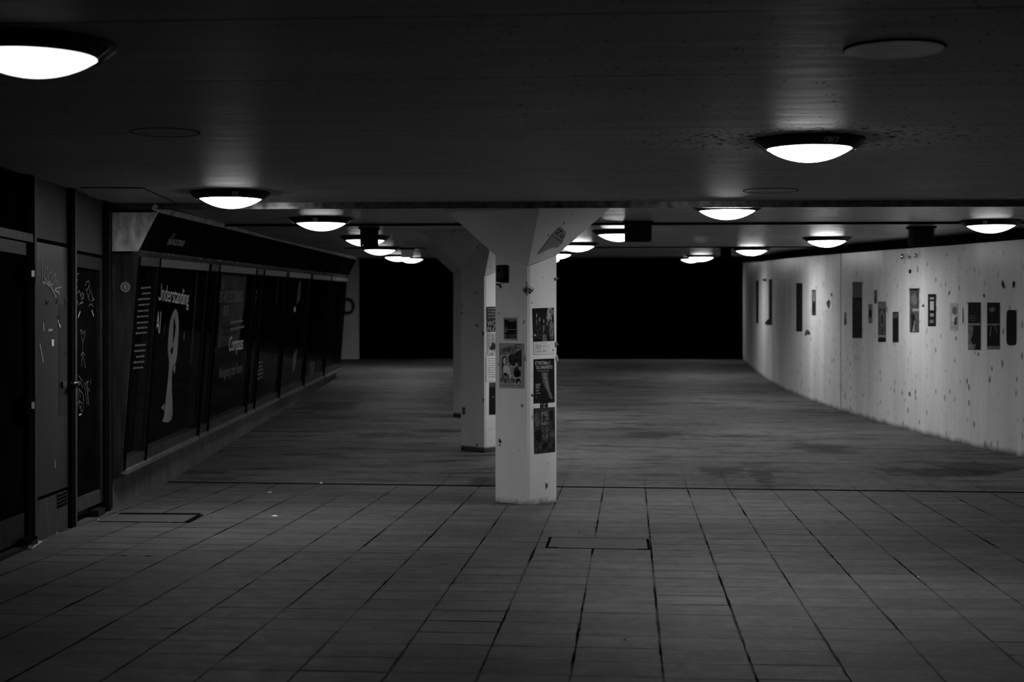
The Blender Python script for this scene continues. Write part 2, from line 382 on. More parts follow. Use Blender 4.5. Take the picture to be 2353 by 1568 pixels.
class MB:
    def __init__(self): self.v = []; self.f = []; self.m = []; self.names = []
    def mi(self, name):
        if name not in self.names: self.names.append(name)
        return self.names.index(name)
    def poly(self, pts, mt):
        i = len(self.v); self.v += [Vector(p) for p in pts]; self.f.append(tuple(range(i, i + len(pts)))); self.m.append(self.mi(mt))
    def slab(self, pts, ext, mt, side=None):
        """polygon PTS extruded by vector EXT"""
        n = len(pts); i = len(self.v); ext = Vector(ext)
        self.v += [Vector(p) for p in pts] + [Vector(p) + ext for p in pts]
        k = self.mi(mt); ks = self.mi(side or mt)
        self.f.append(tuple(range(i + n - 1, i - 1, -1))); self.m.append(k)
        self.f.append(tuple(range(i + n, i + 2 * n))); self.m.append(k)
        for a in range(n):
            b = (a + 1) % n
            self.f.append((i + a, i + b, i + n + b, i + n + a)); self.m.append(ks)
    def box(self, lo, hi, mt):
        x0, y0, z0 = lo; x1, y1, z1 = hi
        self.slab([(x0, y0, z0), (x1, y0, z0), (x1, y1, z0), (x0, y1, z0)], (0, 0, z1 - z0), mt)
    def pbox(self, pl, a0, a1, b0, b1, o0, o1, mt):
        """box in a plane's own frame"""
        self.slab([pl.pt(a0, b0, o0), pl.pt(a1, b0, o0), pl.pt(a1, b1, o0), pl.pt(a0, b1, o0)], pl.n * (o1 - o0), mt)
    def lathe(self, c, prof, mt, seg=40, caps=True):
        """profile [(radius, z offset)] turned about the vertical through C"""
        rings = []
        k = self.mi(mt)
        for r, h in prof:
            i = len(self.v)
            if r < 1e-6:
                self.v.append(Vector((c[0], c[1], c[2] + h))); rings.append((i, 1))
            else:
                for s in range(seg):
                    a = 2 * math.pi * s / seg
                    self.v.append(Vector((c[0] + r * math.cos(a), c[1] + r * math.sin(a), c[2] + h)))
                rings.append((i, seg))
        for (i, n), (j, mm) in zip(rings, rings[1:]):
            for s in range(seg):
                t = (s + 1) % seg
                if n == 1: self.f.append((i, j + t, j + s))
                elif mm == 1: self.f.append((i + s, i + t, j))
                else: self.f.append((i + s, i + t, j + t, j + s))
                self.m.append(k)
    def tube(self, pts, r, mt, seg=6):
        pts = [Vector(p) for p in pts]; k = self.mi(mt); base = []
        for q, p in enumerate(pts):
            d = (pts[min(q + 1, len(pts) - 1)] - pts[max(q - 1, 0)]).normalized()
            a = d.orthogonal().normalized()
            if base and False: pass
            a = Vector((0, 0, 1)).cross(d) if abs(d.z) < 0.9 else Vector((1, 0, 0)).cross(d)
            a.normalize(); b = d.cross(a)
            i = len(self.v); base.append(i)
            for s in range(seg):
                t = 2 * math.pi * s / seg
                self.v.append(p + a * (r * math.cos(t)) + b * (r * math.sin(t)))
        for i, j in zip(base, base[1:]):
            for s in range(seg):
                t = (s + 1) % seg
                self.f.append((i + s, i + t, j + t, j + s)); self.m.append(k)
        self.f.append(tuple(range(base[0], base[0] + seg))); self.m.append(k)
        self.f.append(tuple(range(base[-1] + seg - 1, base[-1] - 1, -1))); self.m.append(k)
    def text(self, s, bl, br, tl, mt):
        """lettering filling the parallelogram with corners bottom left, bottom right, top left"""
        vs, fs = glyphs(s); bl, br, tl = Vector(bl), Vector(br), Vector(tl)
        i = len(self.v); k = self.mi(mt)
        self.v += [bl + (br - bl) * a + (tl - bl) * b for a, b in vs]
        for f in fs:
            self.f.append(tuple(i + q for q in f)); self.m.append(k)
    def stroke(self, pts, w, n, mt):
        """flat brush stroke lying in the plane with normal N"""
        pts = [Vector(p) for p in pts]
        for a, b in zip(pts, pts[1:]):
            d = (b - a)
            if d.length < 1e-6: continue
            d.normalize(); s = d.cross(n).normalized() * (w / 2); e = d * (w / 2)
            self.poly([a - s - e, b - s + e, b + s + e, a + s - e], mt)
    def build(self, name, parent=None, origin=None, smooth=False):
        if origin is None:
            if parent is not None: origin = parent_origin(parent)
            else:
                origin = Vector((sum(v.x for v in self.v), sum(v.y for v in self.v), 0)) / len(self.v)
                origin.z = min(v.z for v in self.v)
        else: origin = Vector(origin)
        me = bpy.data.meshes.new(name)
        me.from_pydata([tuple(v - origin) for v in self.v], [], self.f)
        for nm in self.names: me.materials.append(MATS[nm])
        me.polygons.foreach_set('material_index', self.m)
        if smooth: me.polygons.foreach_set('use_smooth', [True] * len(me.polygons))
        me.update()
        o = bpy.data.objects.new(name, me); COL.objects.link(o)
        if parent is not None:
            o.parent = parent; o.location = origin - parent_origin(parent)
        else: o.location = origin
        ORIG[o.name] = origin
        return o
ORIG = {}
def parent_origin(p): return ORIG[p.name]
def empty(name, loc):
    o = bpy.data.objects.new(name, None); COL.objects.link(o); o.location = loc; o.empty_display_size = 0.1
    ORIG[o.name] = Vector(loc); return o
def tag(o, label=None, cat=None, group=None, kind=None):
    if label: o['label'] = label
    if cat: o['category'] = cat
    if group: o['group'] = group
    if kind: o['kind'] = kind
    return o
def struct(o, label=None):
    o['kind'] = 'structure'
    if label: o['label'] = label
    return o

# ------------------------------------------------------------------ floor and ceiling
EDGE_L, EDGE_R = on_ceil(300, 467.0), on_ceil(2353, 460.0)
def edge_y(x):
    return EDGE_L.y + (EDGE_R.y - EDGE_L.y) * (x - EDGE_L.x) / (EDGE_R.x - EDGE_L.x)

b = MB()
ys = [-6, 0, 4, 8, 12, 14.9, 17, 20, 23, 26, 29, 32, 35, 37.2, 37.5, 42, 75]
for a, c in zip(ys, ys[1:]):
    b.poly([(-12, a, zf(a)), (12, a, zf(a)), (12, c, zf(c)), (-12, c, zf(c))], 'floor')
b.slab([(-12, -6, -2.5), (12, -6, -2.5), (12, 75, -2.5), (-12, 75, -2.5)], (0, 0, 0.05), 'floor')
struct(b.build('floor', origin=(0, 0, 0)), 'dark paving slabs rising as a ramp beyond the joint')

b = MB()
b.slab([(-8, -6, 2.6), (9, -6, 2.6), (9, edge_y(9), 2.6), (-8, edge_y(-8), 2.6)], (0, 0, 0.3), 'ceiling')
ys = [13.2, 15.2, 17, 19.25, 21.5, 24.2, 27, 30.8, 34, 37.25]
b.poly([(-9, edge_y(-9), 2.6), (9, edge_y(9), 2.6), (9, 13.2, 2.6), (-9, 13.2, 2.6)], 'ceiling')
for a, c in zip(ys, ys[1:]):
    b.poly([(-9, a, zc(a)), (9, a, zc(a)), (9, c, zc(c)), (-9, c, zc(c))], 'ceiling')
struct(b.build('ceiling', origin=(0, 0, 2.6)), 'low grey painted concrete ceiling with flaking paint')

# steel strip hanging along the ceiling joint
b = MB()
xs = (-4.6, 9)
e0, e1 = Vector((xs[0], edge_y(xs[0]), 2.6)), Vector((xs[1], edge_y(xs[1]), 2.6))
b.slab([e0 + Vector((0, -.012, 0)), e1 + Vector((0, -.012, 0)), e1 + Vector((0, .012, 0)), e0 + Vector((0, .012, 0))], (0, 0, -0.055), 'strip_metal')
struct(b.build('trim_1'), 'dark steel strip along the ceiling joint')
# two narrow dark joints across the ceiling of the ramp
for nm, (pa, pb), hgt in (('trim_5', ((960, 514), (1840, 511)), .024), ('trim_6', ((1290, 568), (1660, 567)), .018)):
    q0, q1 = on_ceil(*pa), on_ceil(*pb); dq = (q1 - q0).normalized(); q0, q1 = q0 - dq * 3.4, q1 + dq * 3
    q0.z = zc(q0.y) + .005; q1.z = zc(q1.y) + .005; nq = Vector((-dq.y, dq.x, 0)) * .012
    b = MB(); b.slab([q0 - nq, q1 - nq, q1 + nq, q0 + nq], (0, 0, -hgt - .005), 'rubber'); struct(b.build(nm), 'dark joint across the ramp ceiling')
# rubber joint across the floor
j0, j1 = on_floor(420, 1109), on_floor(2353, 1133)
dj = (j1 - j0).normalized(); j0 = j0 - dj * 1.3; j1 = j1 + dj * 4
nj = Vector((-dj.y, dj.x, 0)) * 0.022
b = MB(); b.slab([j0 - nj, j1 - nj, j1 + nj, j0 + nj], (0, 0, 0.006), 'rubber')
struct(b.build('trim_2'), 'dark expansion joint across the floor')

# ------------------------------------------------------------------ right wall (curved)
BASE = [(1707, 827), (1734, 860), (1766, 884), (1809, 903), (1852, 919), (1932, 947), (2023, 974), (2138, 1003), (2281, 1040), (2353, 1052)]
RW = [on_floor(*p) for p in BASE]
for _ in range(3):
    RW = [RW[0]] + [(RW[i - 1] + RW[i] * 2 + RW[i + 1]) / 4 for i in range(1, len(RW) - 1)] + [RW[-1]]
RW.append(RW[-1] + (RW[-1] - RW[-3]).normalized() * 3.0)
RW.append(RW[-1] + Vector((0.9, -3.5, 0)))
RW.append(RW[-1] + Vector((0.2, -16, 0)))
def wall_top(y): return zc(y) - 0.135
b = MB()
for p, q in zip(RW, RW[1:]):
    n = 3
    for i in range(n):
        a, c = p.lerp(q, i / n), p.lerp(q, (i + 1) / n)
        b.poly([(a.x, a.y, zf(a.y)), (c.x, c.y, zf(c.y)), (c.x, c.y, wall_top(c.y)), (a.x, a.y, wall_top(a.y))], 'wall')
        b.poly([(a.x, a.y, wall_top(a.y)), (c.x, c.y, wall_top(c.y)), (c.x + .35, c.y, wall_top(c.y)), (a.x + .35, a.y, wall_top(a.y))], 'wall')
p = RW[0]
b.poly([(p.x, p.y, zf(p.y)), (p.x + 0.4, p.y + .1, zf(p.y)), (p.x + .4, p.y + .1, zc(p.y)), (p.x, p.y, wall_top(p.y))], 'wall')
struct(b.build('wall_right', origin=(RW[5].x, RW[5].y, 0)), 'curved white painted wall carrying torn posters')
# dark recessed joint between the wall and the ceiling
b = MB()
for p, q in zip(RW, RW[1:]):
    p2, q2 = p + Vector((.1, 0, 0)), q + Vector((.1, 0, 0))
    b.poly([(p2.x, p2.y, wall_top(p.y) - .01), (q2.x, q2.y, wall_top(q.y) - .01), (q2.x, q2.y, zc(q.y)), (p2.x, p2.y, zc(p.y))], 'rubber')
struct(b.build('trim_3'), 'black recessed joint above the white wall')
# vertical joint in the wall
WPL = []
for p, q in zip(RW, RW[1:]):
    WPL.append((p, q, Plane(p, Vector((q.x - p.x, q.y - p.y, 0)), (0, 0, 1))))
def wall_plane(px):
    for p, q, pl in WPL:
        a = pl.uv(px, 750)[0]
        if -1e-6 <= a <= Vector((q.x - p.x, q.y - p.y, 0)).length: return pl
    return WPL[-4][2]

# ------------------------------------------------------------------ left wall
WA = Vector((-0.087, 1, 0)).normalized()
W0 = Vector((-4.28, 11.3, 0))
PL = Plane(W0, WA, (0, 0, 1))            # door plane, u runs into the distance
SHOW0 = 12.7
b = MB()
a0, a1 = -17.5, 1.6
b.pbox(PL, a0, a1, 0, 2.6, -0.35, -0.12, 'plaster_dark')
struct(b.build('wall_left'), 'dark wall behind the doors')

def lu(px, py=900): return PL.uv(px, py)
def quad(pl, pts, off): return [pl.at(px, py, off) for px, py in pts]

# door 1: dark steel door at the picture's edge
u_a = lu(-60)[0] ; u_b = lu(62)[0]; u_c = lu(74)[0]; u_d = lu(79)[0]
d1 = empty('door_1', PL.pt((u_a + u_b) / 2, 0, 0)); struct(d1, 'black steel door at the left edge')
b = MB(); b.pbox(PL, u_a - .9, u_b, 0.02, lu(30, 588)[1], -0.06, -0.02, 'door_metal'); b.build('leaf', d1)
b = MB(); b.pbox(PL, u_a - .9, u_b - .02, 0.05, 0.24, -0.02, -0.012, 'frame_dark'); b.build('kick_rail', d1)
h1, h2, h3 = lu(0, 577)[1], lu(0, 547)[1], lu(0, 523)[1]
b = MB(); b.pbox(PL, u_a - .9, u_c, h1, h2, -0.06, 0.0, 'frame_dark'); b.pbox(PL, u_a - .9, u_c - .02, h2 + .01, h3, -0.05, 0.015, 'frame_grey'); b.build('header', d1)
b = MB(); b.pbox(PL, u_a - .9, u_b, h3, 2.6, -0.06, -0.03, 'door_metal'); b.build('transom_panel', d1)
b = MB(); b.pbox(PL, u_b, u_c, 0, 2.6, -0.06, 0.01, 'frame_black'); b.build('jamb', d1)
b = MB(); b.pbox(PL, u_c, u_d, 0, 2.6, -0.06, 0.02, 'frame_grey'); b.build('jamb_edge', d1)
for (ya, yb, sa, sb) in ((605, 652, 622, 636), (907, 953, 924, 940)):
    b = MB(); b.slab(quad(PL, [(61, yb), (81, yb), (81, ya), (61, ya)], 0.045), PL.n * -0.045, 'black'); h = b.build('hinge', d1)
    b = MB(); b.slab(quad(PL, [(72.5, sb), (79.5, sb), (79.5, sa), (72.5, sa)], 0.052), PL.n * -0.01, 'clip_metal'); b.build('hinge_pin', h)
b = MB(); b.slab(quad(PL, [(60, 1240), (86, 1232), (86, 1240), (60, 1250)], 0.06), PL.n * -0.06, 'frame_black'); b.build('threshold_block', d1)
b = MB(); b.pbox(PL, u_a - .9, u_c, 0, 0.03, -0.02, 0.04, 'frame_dark'); b.build('threshold', d1)

# grey panel between the doors
u_e, u_f = lu(156)[0], lu(163)[0]; u_g = lu(167)[0]
gp = empty('wall_panel', PL.pt((u_d + u_e) / 2, 0, 0))
tag(gp, 'tall grey panel with scratched tag and stickers between the two dark doors', 'panel')
hk = lu(117, 1139)[1]; ht = lu(117, 553)[1]
b = MB(); b.pbox(PL, u_d, u_e, hk + .02, ht - .03, -0.05, 0.0, 'panel_grey'); b.pbox(PL, u_d, u_e, ht - .03, ht, -.05, -.02, 'frame_black'); face = b.build('panel_face', gp)
b = MB(); b.pbox(PL, u_d, u_e, ht, 2.6, -0.05, -0.005, 'transom_grey'); b.build('upper_panel', gp)
b = MB(); b.pbox(PL, u_d, u_e, 0, hk - .01, -0.05, 0.0, 'kick_panel'); b.build('kick_plate', gp)
b = MB()
for i in range(4):
    dy = 8.2 * i
    b.slab(quad(PL, [(131, 1143 + dy), (154, 1133.5 + dy), (154, 1129.5 + dy), (131, 1139 + dy)], 0.002), PL.n * 0.004, 'black')
b.build('vent_slots', gp)
b = MB()
TAGS = [[(97, 600), (98, 640)], [(103, 643), (101, 630), (106, 612), (110, 625), (107, 640), (103, 643)],
        [(112, 648), (111, 635), (115, 622), (119, 632), (117, 645), (113, 650)], [(120, 652), (121, 638), (126, 628), (127, 640), (121, 657)],
        [(129, 640), (128, 666)], [(131, 645), (136, 668)], [(126, 664), (141, 660)], [(104, 642), (112, 650), (122, 656)]]
for s in TAGS: b.stroke([PL.at(px, py, .003) for px, py in s], .011, PL.n, 'graffiti_dim')
for s in ([(98, 649), (106, 651), (116, 658), (124, 672), (129, 685)], [(126, 667), (135, 673), (136, 676)]):
    b.stroke([PL.at(px, py, .0035) for px, py in s], .018, PL.n, 'graffiti_dim')
b.build('graffiti', gp)
b = MB()
for s, w in (([(92, 792), (95, 808), (99, 828), (99, 831)], .013), ([(100, 745), (101, 760)], .013), ([(119.5, 780), (124, 796)], .005), ([(126, 1058), (127, 1075)], .008), ([(134, 738), (138, 750)], .02)):
    b.stroke([PL.at(px, py, .003) for px, py in s], w, PL.n, 'graffiti')
b.text('BK', PL.at(112, 762, .004), PL.at(122, 761, .004), PL.at(112, 756, .004), 'ink_light')
b.poly(quad(PL, [(119, 796), (124, 795), (124, 780), (119, 781)], .0035), 'ink_light')
for s in ([(130, 698), (132, 688)], [(149, 688), (150, 700)], [(106, 692), (107, 699), (111, 694)], [(133, 728), (136, 742), (134, 750)], [(148, 820), (150, 808)]):
    b.stroke([PL.at(px, py, .003) for px, py in s], .014, PL.n, 'ink_black')
b.build('sticker_remains', gp)
b = MB(); b.slab(quad(PL, [(135.5, 957), (152, 952), (152, 700), (135.5, 700)], .001), PL.n * .001, 'transom_grey'); b.build('paper_strip', gp)
b = MB(); b.slab(quad(PL, [(145, 889), (153, 886), (153, 876), (145, 878)], .02), PL.n * -.02, 'frame_grey'); b.build('lock_case', gp)

# door 2
u_h, u_i, u_j = lu(230)[0], lu(236)[0], lu(257)[0]
d2 = empty('door_2', PL.pt((u_f + u_i) / 2, 0, 0)); struct(d2, 'dark glass door covered in scratched graffiti')
b = MB(); b.pbox(PL, u_e, u_f, 0, 2.6, -0.06, 0.03, 'frame_black'); b.build('jamb', d2)
b = MB(); b.pbox(PL, u_f, u_g, 0, 2.6, -0.06, 0.035, 'frame_grey'); b.build('jamb_edge', d2)
hb = lu(200, 1186)[1]; hg = lu(200, 617)[1]; hh1 = lu(200, 588)[1]; hh2 = lu(200, 580)[1]
b = MB(); b.pbox(PL, u_g, u_h, 0.30, hg, -0.05, -0.03, 'door_metal'); gl = b.build('glass_pane', d2)
b = MB(); b.pbox(PL, u_g, u_i, 0.09, 0.20, -0.05, 0.0, 'frame_grey'); b.pbox(PL, u_g, u_i, 0.20, 0.30, -.05, -.02, 'door_metal'); b.build('bottom_rail', d2)
b = MB(); b.pbox(PL, u_h, u_i, 0.09, hg, -0.05, 0.0, 'frame_dark'); b.build('stile', d2)
b = MB(); b.pbox(PL, u_g, u_i, hg, hh1, -0.05, 0.0, 'frame_dark'); b.pbox(PL, u_g, u_i + .05, hh1, hh2, -.05, -.03, 'black'); b.build('header', d2)
b = MB(); b.pbox(PL, u_g, u_i, hh2, 2.6, -0.05, 0.0, 'transom_grey'); b.build('transom_panel', d2)
b = MB(); b.pbox(PL, u_i, u_i + .10, 0, 2.6, -0.06, 0.02, 'frame_black'); b.pbox(PL, u_i + .10, u_i + .14, 0, 2.6, -.06, .035, 'frame_dark'); b.pbox(PL, u_i + .14, u_j + .02, 0, 2.6, -.06, .0, 'frame_black'); b.build('frame_post', d2)
b = MB()
b.tube([PL.at(165, 881, .02), PL.at(166, 881, .06), PL.at(179, 879, .06), PL.at(180.5, 883, .045)], .011, 'chrome', 8)
h = b.build('lever_handle', d2, smooth=True)
b = MB(); b.slab(quad(PL, [(165.5, 925), (175.5, 922), (175.5, 884), (165.5, 886)], .0), PL.n * .008, 'frame_dark')
for (px, py) in ((170, 889), (167.5, 905), (173.5, 905), (174, 920)): b.slab(quad(PL, [(px - 1.2, py + 2), (px + 1.2, py + 2), (px + 1.2, py - 2), (px - 1.2, py - 2)], .009), PL.n * .004, 'clip_metal')
b.build('lock_plate', h)
b = MB(); b.slab(quad(PL, [(226, 1190), (242, 1181), (242, 1166), (226, 1174)], .05), PL.n * -.08, 'frame_dark'); b.build('door_closer', d2)
b = MB()
SCR = [[(196, 657), (199, 648), (204, 646), (206, 652), (202, 664), (198, 668)], [(198, 664), (203, 685), (206, 692)], [(205, 655), (206, 672), (204, 684)], [(208, 666), (212, 680), (215, 690), (210, 692)],
       [(212, 685), (217, 688)], [(204, 704), (209, 698), (214, 705)], [(168, 630), (172, 637), (178, 630), (181, 629)], [(168, 640), (174, 655), (178, 662)], [(172, 638), (170, 652), (176, 668)],
       [(168, 655), (175, 662), (178, 642), (172, 646)], [(176, 676), (182, 668), (186, 680), (190, 672), (192, 688)], [(184, 672), (188, 690), (193, 676)], [(177, 703), (179, 690)], [(182, 700), (188, 694), (186, 698), (191, 695)],
       [(187, 770), (185, 758), (188, 760), (191, 768), (194, 760), (196, 765), (193, 780), (190, 788), (188, 775)], [(190, 788), (190, 809)], [(190, 809), (186, 817)], [(190, 809), (195, 817)], [(190, 811), (187, 841)], [(191, 820), (197, 846)],
       [(181, 864), (189, 876)], [(180, 876), (186, 880), (190, 892)], [(178, 891), (179.5, 910), (181, 922), (184, 938)], [(181, 893), (185, 913)], [(182, 895), (190, 905), (193, 922)], [(184, 922), (179, 926), (177, 945)], [(182, 922), (189, 928)],
       [(187, 934), (184, 938), (187, 944), (190.5, 946), (192, 930), (192, 915)], [(193, 878), (196, 900), (199, 928)], [(197, 880), (200, 900), (202, 931)], [(200, 876), (202, 900), (204, 930)], [(203, 893), (206, 900)], [(198, 880), (204, 877)], [(207, 883), (209, 872)]]
for s in SCR: b.stroke([PL.at(px, py, -.026) for px, py in s], .0052, PL.n, 'graffiti_dim')
for s in ([(180, 729), (184, 717)], [(211, 714), (215, 726)], [(182, 954), (187, 952)]): b.stroke([PL.at(px, py, -.025) for px, py in s], .012, PL.n, 'graffiti')
b.build('graffiti', gl)

# ------------------------------------------------------------------ glazed display front along the left wall
AX = (WA + Vector((0, 0, 0.026))).normalized()
def xs_at(px, py, y):
    d = ray(px, py); return EYE + d * (y / d.y)
LOW, MID, TOP = xs_at(279, 1087, SHOW0), xs_at(318, 583, SHOW0), xs_at(362, 488, SHOW0)
BAS = Vector((xs_at(258, 1172, SHOW0).x, SHOW0, 0.0))
PANE = Plane(LOW, AX, MID - LOW)
FASC = Plane(MID, AX, TOP - MID)
HP = (MID - LOW).length
HFA = (TOP - MID).length
S_END = PANE.uv(790, 745)[0]
def su(px, py): return PANE.uv(px, py)[0]
# plinth
b = MB()
n = 12
for i in range(n):
    a, c = S_END * i / n, S_END * (i + 1) / n
    pa, pc = BAS + AX * a, BAS + AX * c
    qa, qc = LOW + AX * a, LOW + AX * c
    b.slab([(pa.x - .3, pa.y, zf(pa.y) - .05), (pc.x - .3, pc.y, zf(pc.y) - .05), (pc.x, pc.y, zf(pc.y) - .05), (pa.x, pa.y, zf(pa.y) - .05)], (0, 0, 0.01), 'plinth')
    b.poly([(pa.x, pa.y, zf(pa.y) - .04), (pc.x, pc.y, zf(pc.y) - .04), (pc.x, pc.y, qc.z - .02), (pa.x, pa.y, qa.z - .02)], 'plinth')
    b.poly([(pa.x, pa.y, qa.z - .02), (pc.x, pc.y, qc.z - .02), (qc.x, qc.y, qc.z - .02), (qa.x, qa.y, qa.z - .02)], 'frame_black')
p0 = BAS
b.poly([(p0.x - .3, p0.y, -.04), (p0.x, p0.y, -.04), (p0.x, p0.y, LOW.z - .02), (p0.x - .3, p0.y, LOW.z - .02)], 'plinth')
struct(b.build('baseboard_left'), 'pale concrete plinth under the glazed display')

# end panel facing the camera
ep = empty('display_end_panel', (BAS.x, SHOW0, 0))
tag(ep, 'metal end panel of the glazed display beside the graffiti door, bright at top', 'panel')
b = MB()
zt = TOP.z
yy = SHOW0 - .005
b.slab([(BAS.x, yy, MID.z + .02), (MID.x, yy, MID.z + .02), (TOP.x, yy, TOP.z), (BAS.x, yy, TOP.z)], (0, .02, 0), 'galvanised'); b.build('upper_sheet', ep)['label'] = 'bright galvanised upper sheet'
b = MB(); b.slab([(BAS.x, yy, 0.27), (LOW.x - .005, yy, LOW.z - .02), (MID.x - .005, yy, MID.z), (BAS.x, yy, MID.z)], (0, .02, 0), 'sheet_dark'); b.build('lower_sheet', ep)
b = MB(); b.slab([(BAS.x - .02, yy - .02, 1.86), (BAS.x + .01, yy - .02, 1.86), (BAS.x + .01, yy - .02, 2.06), (BAS.x - .02, yy - .02, 2.06)], (0, .03, 0), 'chrome'); b.build('hinge', ep)
b = MB(); c = xs_at(288, 660, yy - .004)
for r0, r1, mt in ((0.0, .028, 'ink_soft'), (.028, .045, 'case_text_dim')):
    for i in range(20):
        a, d = 2 * math.pi * i / 20, 2 * math.pi * (i + 1) / 20
        b.poly([c + Vector((r0 * math.cos(a), 0, r0 * math.sin(a))), c + Vector((r1 * math.cos(a), 0, r1 * math.sin(a))), c + Vector((r1 * math.cos(d), 0, r1 * math.sin(d))), c + Vector((r0 * math.cos(d), 0, r0 * math.sin(d)))], mt)
b.text('C', c + Vector((-.012, -.001, -.012)), c + Vector((.012, -.001, -.012)), c + Vector((-.012, -.001, .014)), 'case_text')
tag(b.build('round_sticker'), 'small round worn sticker on the dark end panel left of the glazed display', 'sticker')

# fascia
fa = empty('display_fascia', MID + AX * (S_END / 2)); tag(fa, 'long black sloping sign fascia above the glazed display front', 'fascia')
def fu(px, py): return FASC.uv(px, py)[0]
cuts = [0.0, fu(390, 545), fu(528, 540), fu(607, 570), fu(665, 585), fu(725, 590), fu(760, 600), fu(785, 605), S_END + 0.1]
cuts = [c for i, c in enumerate(cuts) if i == 0 or c > cuts[i - 1]]
for a, c in zip(cuts, cuts[1:]):
    b = MB(); b.pbox(FASC, a + .004, c - .004, 0.03, HFA, -0.03, 0.0, 'fascia'); b.build('fascia_board', fa)
b = MB(); b.pbox(FASC, 0, S_END, -.035, 0.018, -.05, .012, 'frame_grey'); b.pbox(FASC, 0, S_END, 0.018, 0.034, -.05, .012, 'chipped_edge'); b.build('lower_edge', fa)
b = MB(); b.pbox(FASC, 0, S_END, HFA, HFA + .05, -.06, .0, 'edge_light'); b.build('upper_edge', fa)
b = MB()
# lettering of the sign: two small lines and the name
def ft(px, py): return FASC.at(px, py, .003)
b.text('DAS', ft(390, 548), ft(397, 549), ft(399, 536), 'case_text_dim')
b.text('DIE', ft(384, 561.5), ft(391, 562.5), ft(389, 549.5), 'case_text')
b.text('ARS ELECTRONICA', ft(391.5, 562.5), ft(420.5, 566.5), ft(398, 549.5), 'case_text')
b.build('sign_lettering', fa)

# bays: (outer px along the top rail, outer px right, kind)
def case_text_lines(b, rows, mt, off):
    for (x0, y0, x1, y1, hpx) in rows:
        n = max(2, int((x1 - x0) / 4))
        xx = x0
        while xx < x1 - 1:
            w = random.uniform(2.0, 6.0)
            xe = min(x1, xx + w); f0 = (xx - x0) / (x1 - x0); f1 = (xe - x0) / (x1 - x0)
            ya, yb = y0 + (y1 - y0) * f0, y0 + (y1 - y0) * f1
            b.poly([PANE.at(xx, ya, off), PANE.at(xe, yb, off), PANE.at(xe, yb - hpx, off), PANE.at(xx, ya - hpx, off)], mt)
            xx = xe + 0.9
BAYS = [(318, 364, 'narrow', 'narrow dark display window with lines of small text, nearest the doors'),
        (365, 478, 'wide', 'wide dark display window lettered Understanding AI above a white spoon shape'),
        (482, 501, 'narrow', 'narrow window strip right of the Understanding window'),
        (503, 586, 'wide', 'display window lettered Compass with painted grey reflections'),
        (588, 604, 'narrow', 'narrow window strip with vertical lettering right of the Compass window'),
        (606, 657, 'wide', 'dark display window with faint text lines, fourth wide pane from the doors'),
        (661, 712, 'wide', 'display window with a pale streak, fifth wide pane from the doors'),
        (716, 758, 'wide', 'dim display window with pale patches low down, sixth wide pane from the doors'),
        (760, 797, 'wide', 'almost black display window at the far end of the glazed front')]
BAY_OBJ = []; BAY_PARTS = []
for (xa, xb, kind, lab) in BAYS:
    ytop = 600 + (xa - 320) * 0.115
    a, c = su(xa, ytop), su(xb, ytop + (xb - xa) * .115)
    if c - a < .12: c = a + .12
    e = empty('display_window', LOW + AX * ((a + c) / 2)); tag(e, lab, 'display window', 'glazed display windows along the left wall')
    BAY_OBJ.append((e, a, c))
    fw = .03
    b = MB(); b.pbox(PANE, a, a + fw, 0, HP - .02, -.10, .015, 'frame_black'); b.pbox(PANE, c - fw * .6, c, 0, HP - .02, -.10, .0, 'frame_dark'); b.build('mullion', e)
    b = MB(); b.pbox(PANE, a, c, HP - .10, HP - .025, -.10, .01, 'frame_light' if kind == 'wide' else 'frame_grey'); b.build('top_rail', e)
    b = MB(); b.pbox(PANE, a, c, 0.0, .10, -.12, .0, 'frame_grey'); b.pbox(PANE, a, c, -.02, .015, -.05, .035, 'frame_light'); b.build('sill', e)
    b = MB(); b.pbox(PANE, a + fw, c - fw * .6, .10, HP - .10, -.018, -.012, 'glass'); pn = b.build('pane', e)
    b = MB(); b.pbox(PANE, a, c, .0, HP - .02, -.14, -.10, 'case_back'); bk = b.build('back_board', e); BAY_PARTS.append((pn, bk))
OFF = -.097
GLO = -.0105
def case(i, b, name, k=1): return b.build(name, BAY_PARTS[i][k])
# bay 0: rows of small print
b = MB()
rows = []
ys_ = [665, 678, 691, 704, 718, 731, 745, 757, 769, 797, 810, 823, 836, 849]
for k, yv_ in enumerate(ys_):
    t_ = (yv_ - 665) / 190
    x1 = 347 - t_ * 17; x0 = x1 - random.choice([25, 20, 23, 28, 30])
    x0 = max(x0, 318.5 - (yv_ - 640) * .0745 + 3)
    rows.append((x0, yv_ - .5, x1, yv_ - 2.5, 4.2))
case_text_lines(b, rows, 'case_text_dim', GLO)
case(0, b, 'text_lettering', 0)
# bay 1: heading and spoon
b = MB()
b.text('Understanding', PANE.at(363, 703, GLO), PANE.at(433, 714, GLO), PANE.at(364.5, 651, GLO), 'case_text')
b.text('AI', PANE.at(357, 767, GLO), PANE.at(367.5, 766, GLO), PANE.at(360, 716, GLO), 'case_text')
b.stroke([PANE.at(379, 746, GLO), PANE.at(377, 768, GLO)], .01, PANE.n, 'case_text_dim')
b.stroke([PANE.at(423.5, 767, GLO), PANE.at(422.5, 780, GLO)], .012, PANE.n, 'case_text')
case(1, b, 'heading_lettering', 0)
b = MB()
L_ = [(403, 710), (398, 718), (393, 732), (389.5, 750), (387.5, 775), (386, 800), (387, 815), (389, 832), (388.5, 850), (386, 880), (383, 905), (380, 935), (378, 955), (375, 966), (374, 970)]
R_ = [(403, 710), (408, 716), (410, 728), (411, 740), (411, 760), (409, 785), (408.5, 800), (406.5, 820), (404, 835), (396, 845), (395, 870), (394.5, 895), (396, 915), (396.5, 940), (396.5, 955), (393, 966), (386, 972)]
import itertools
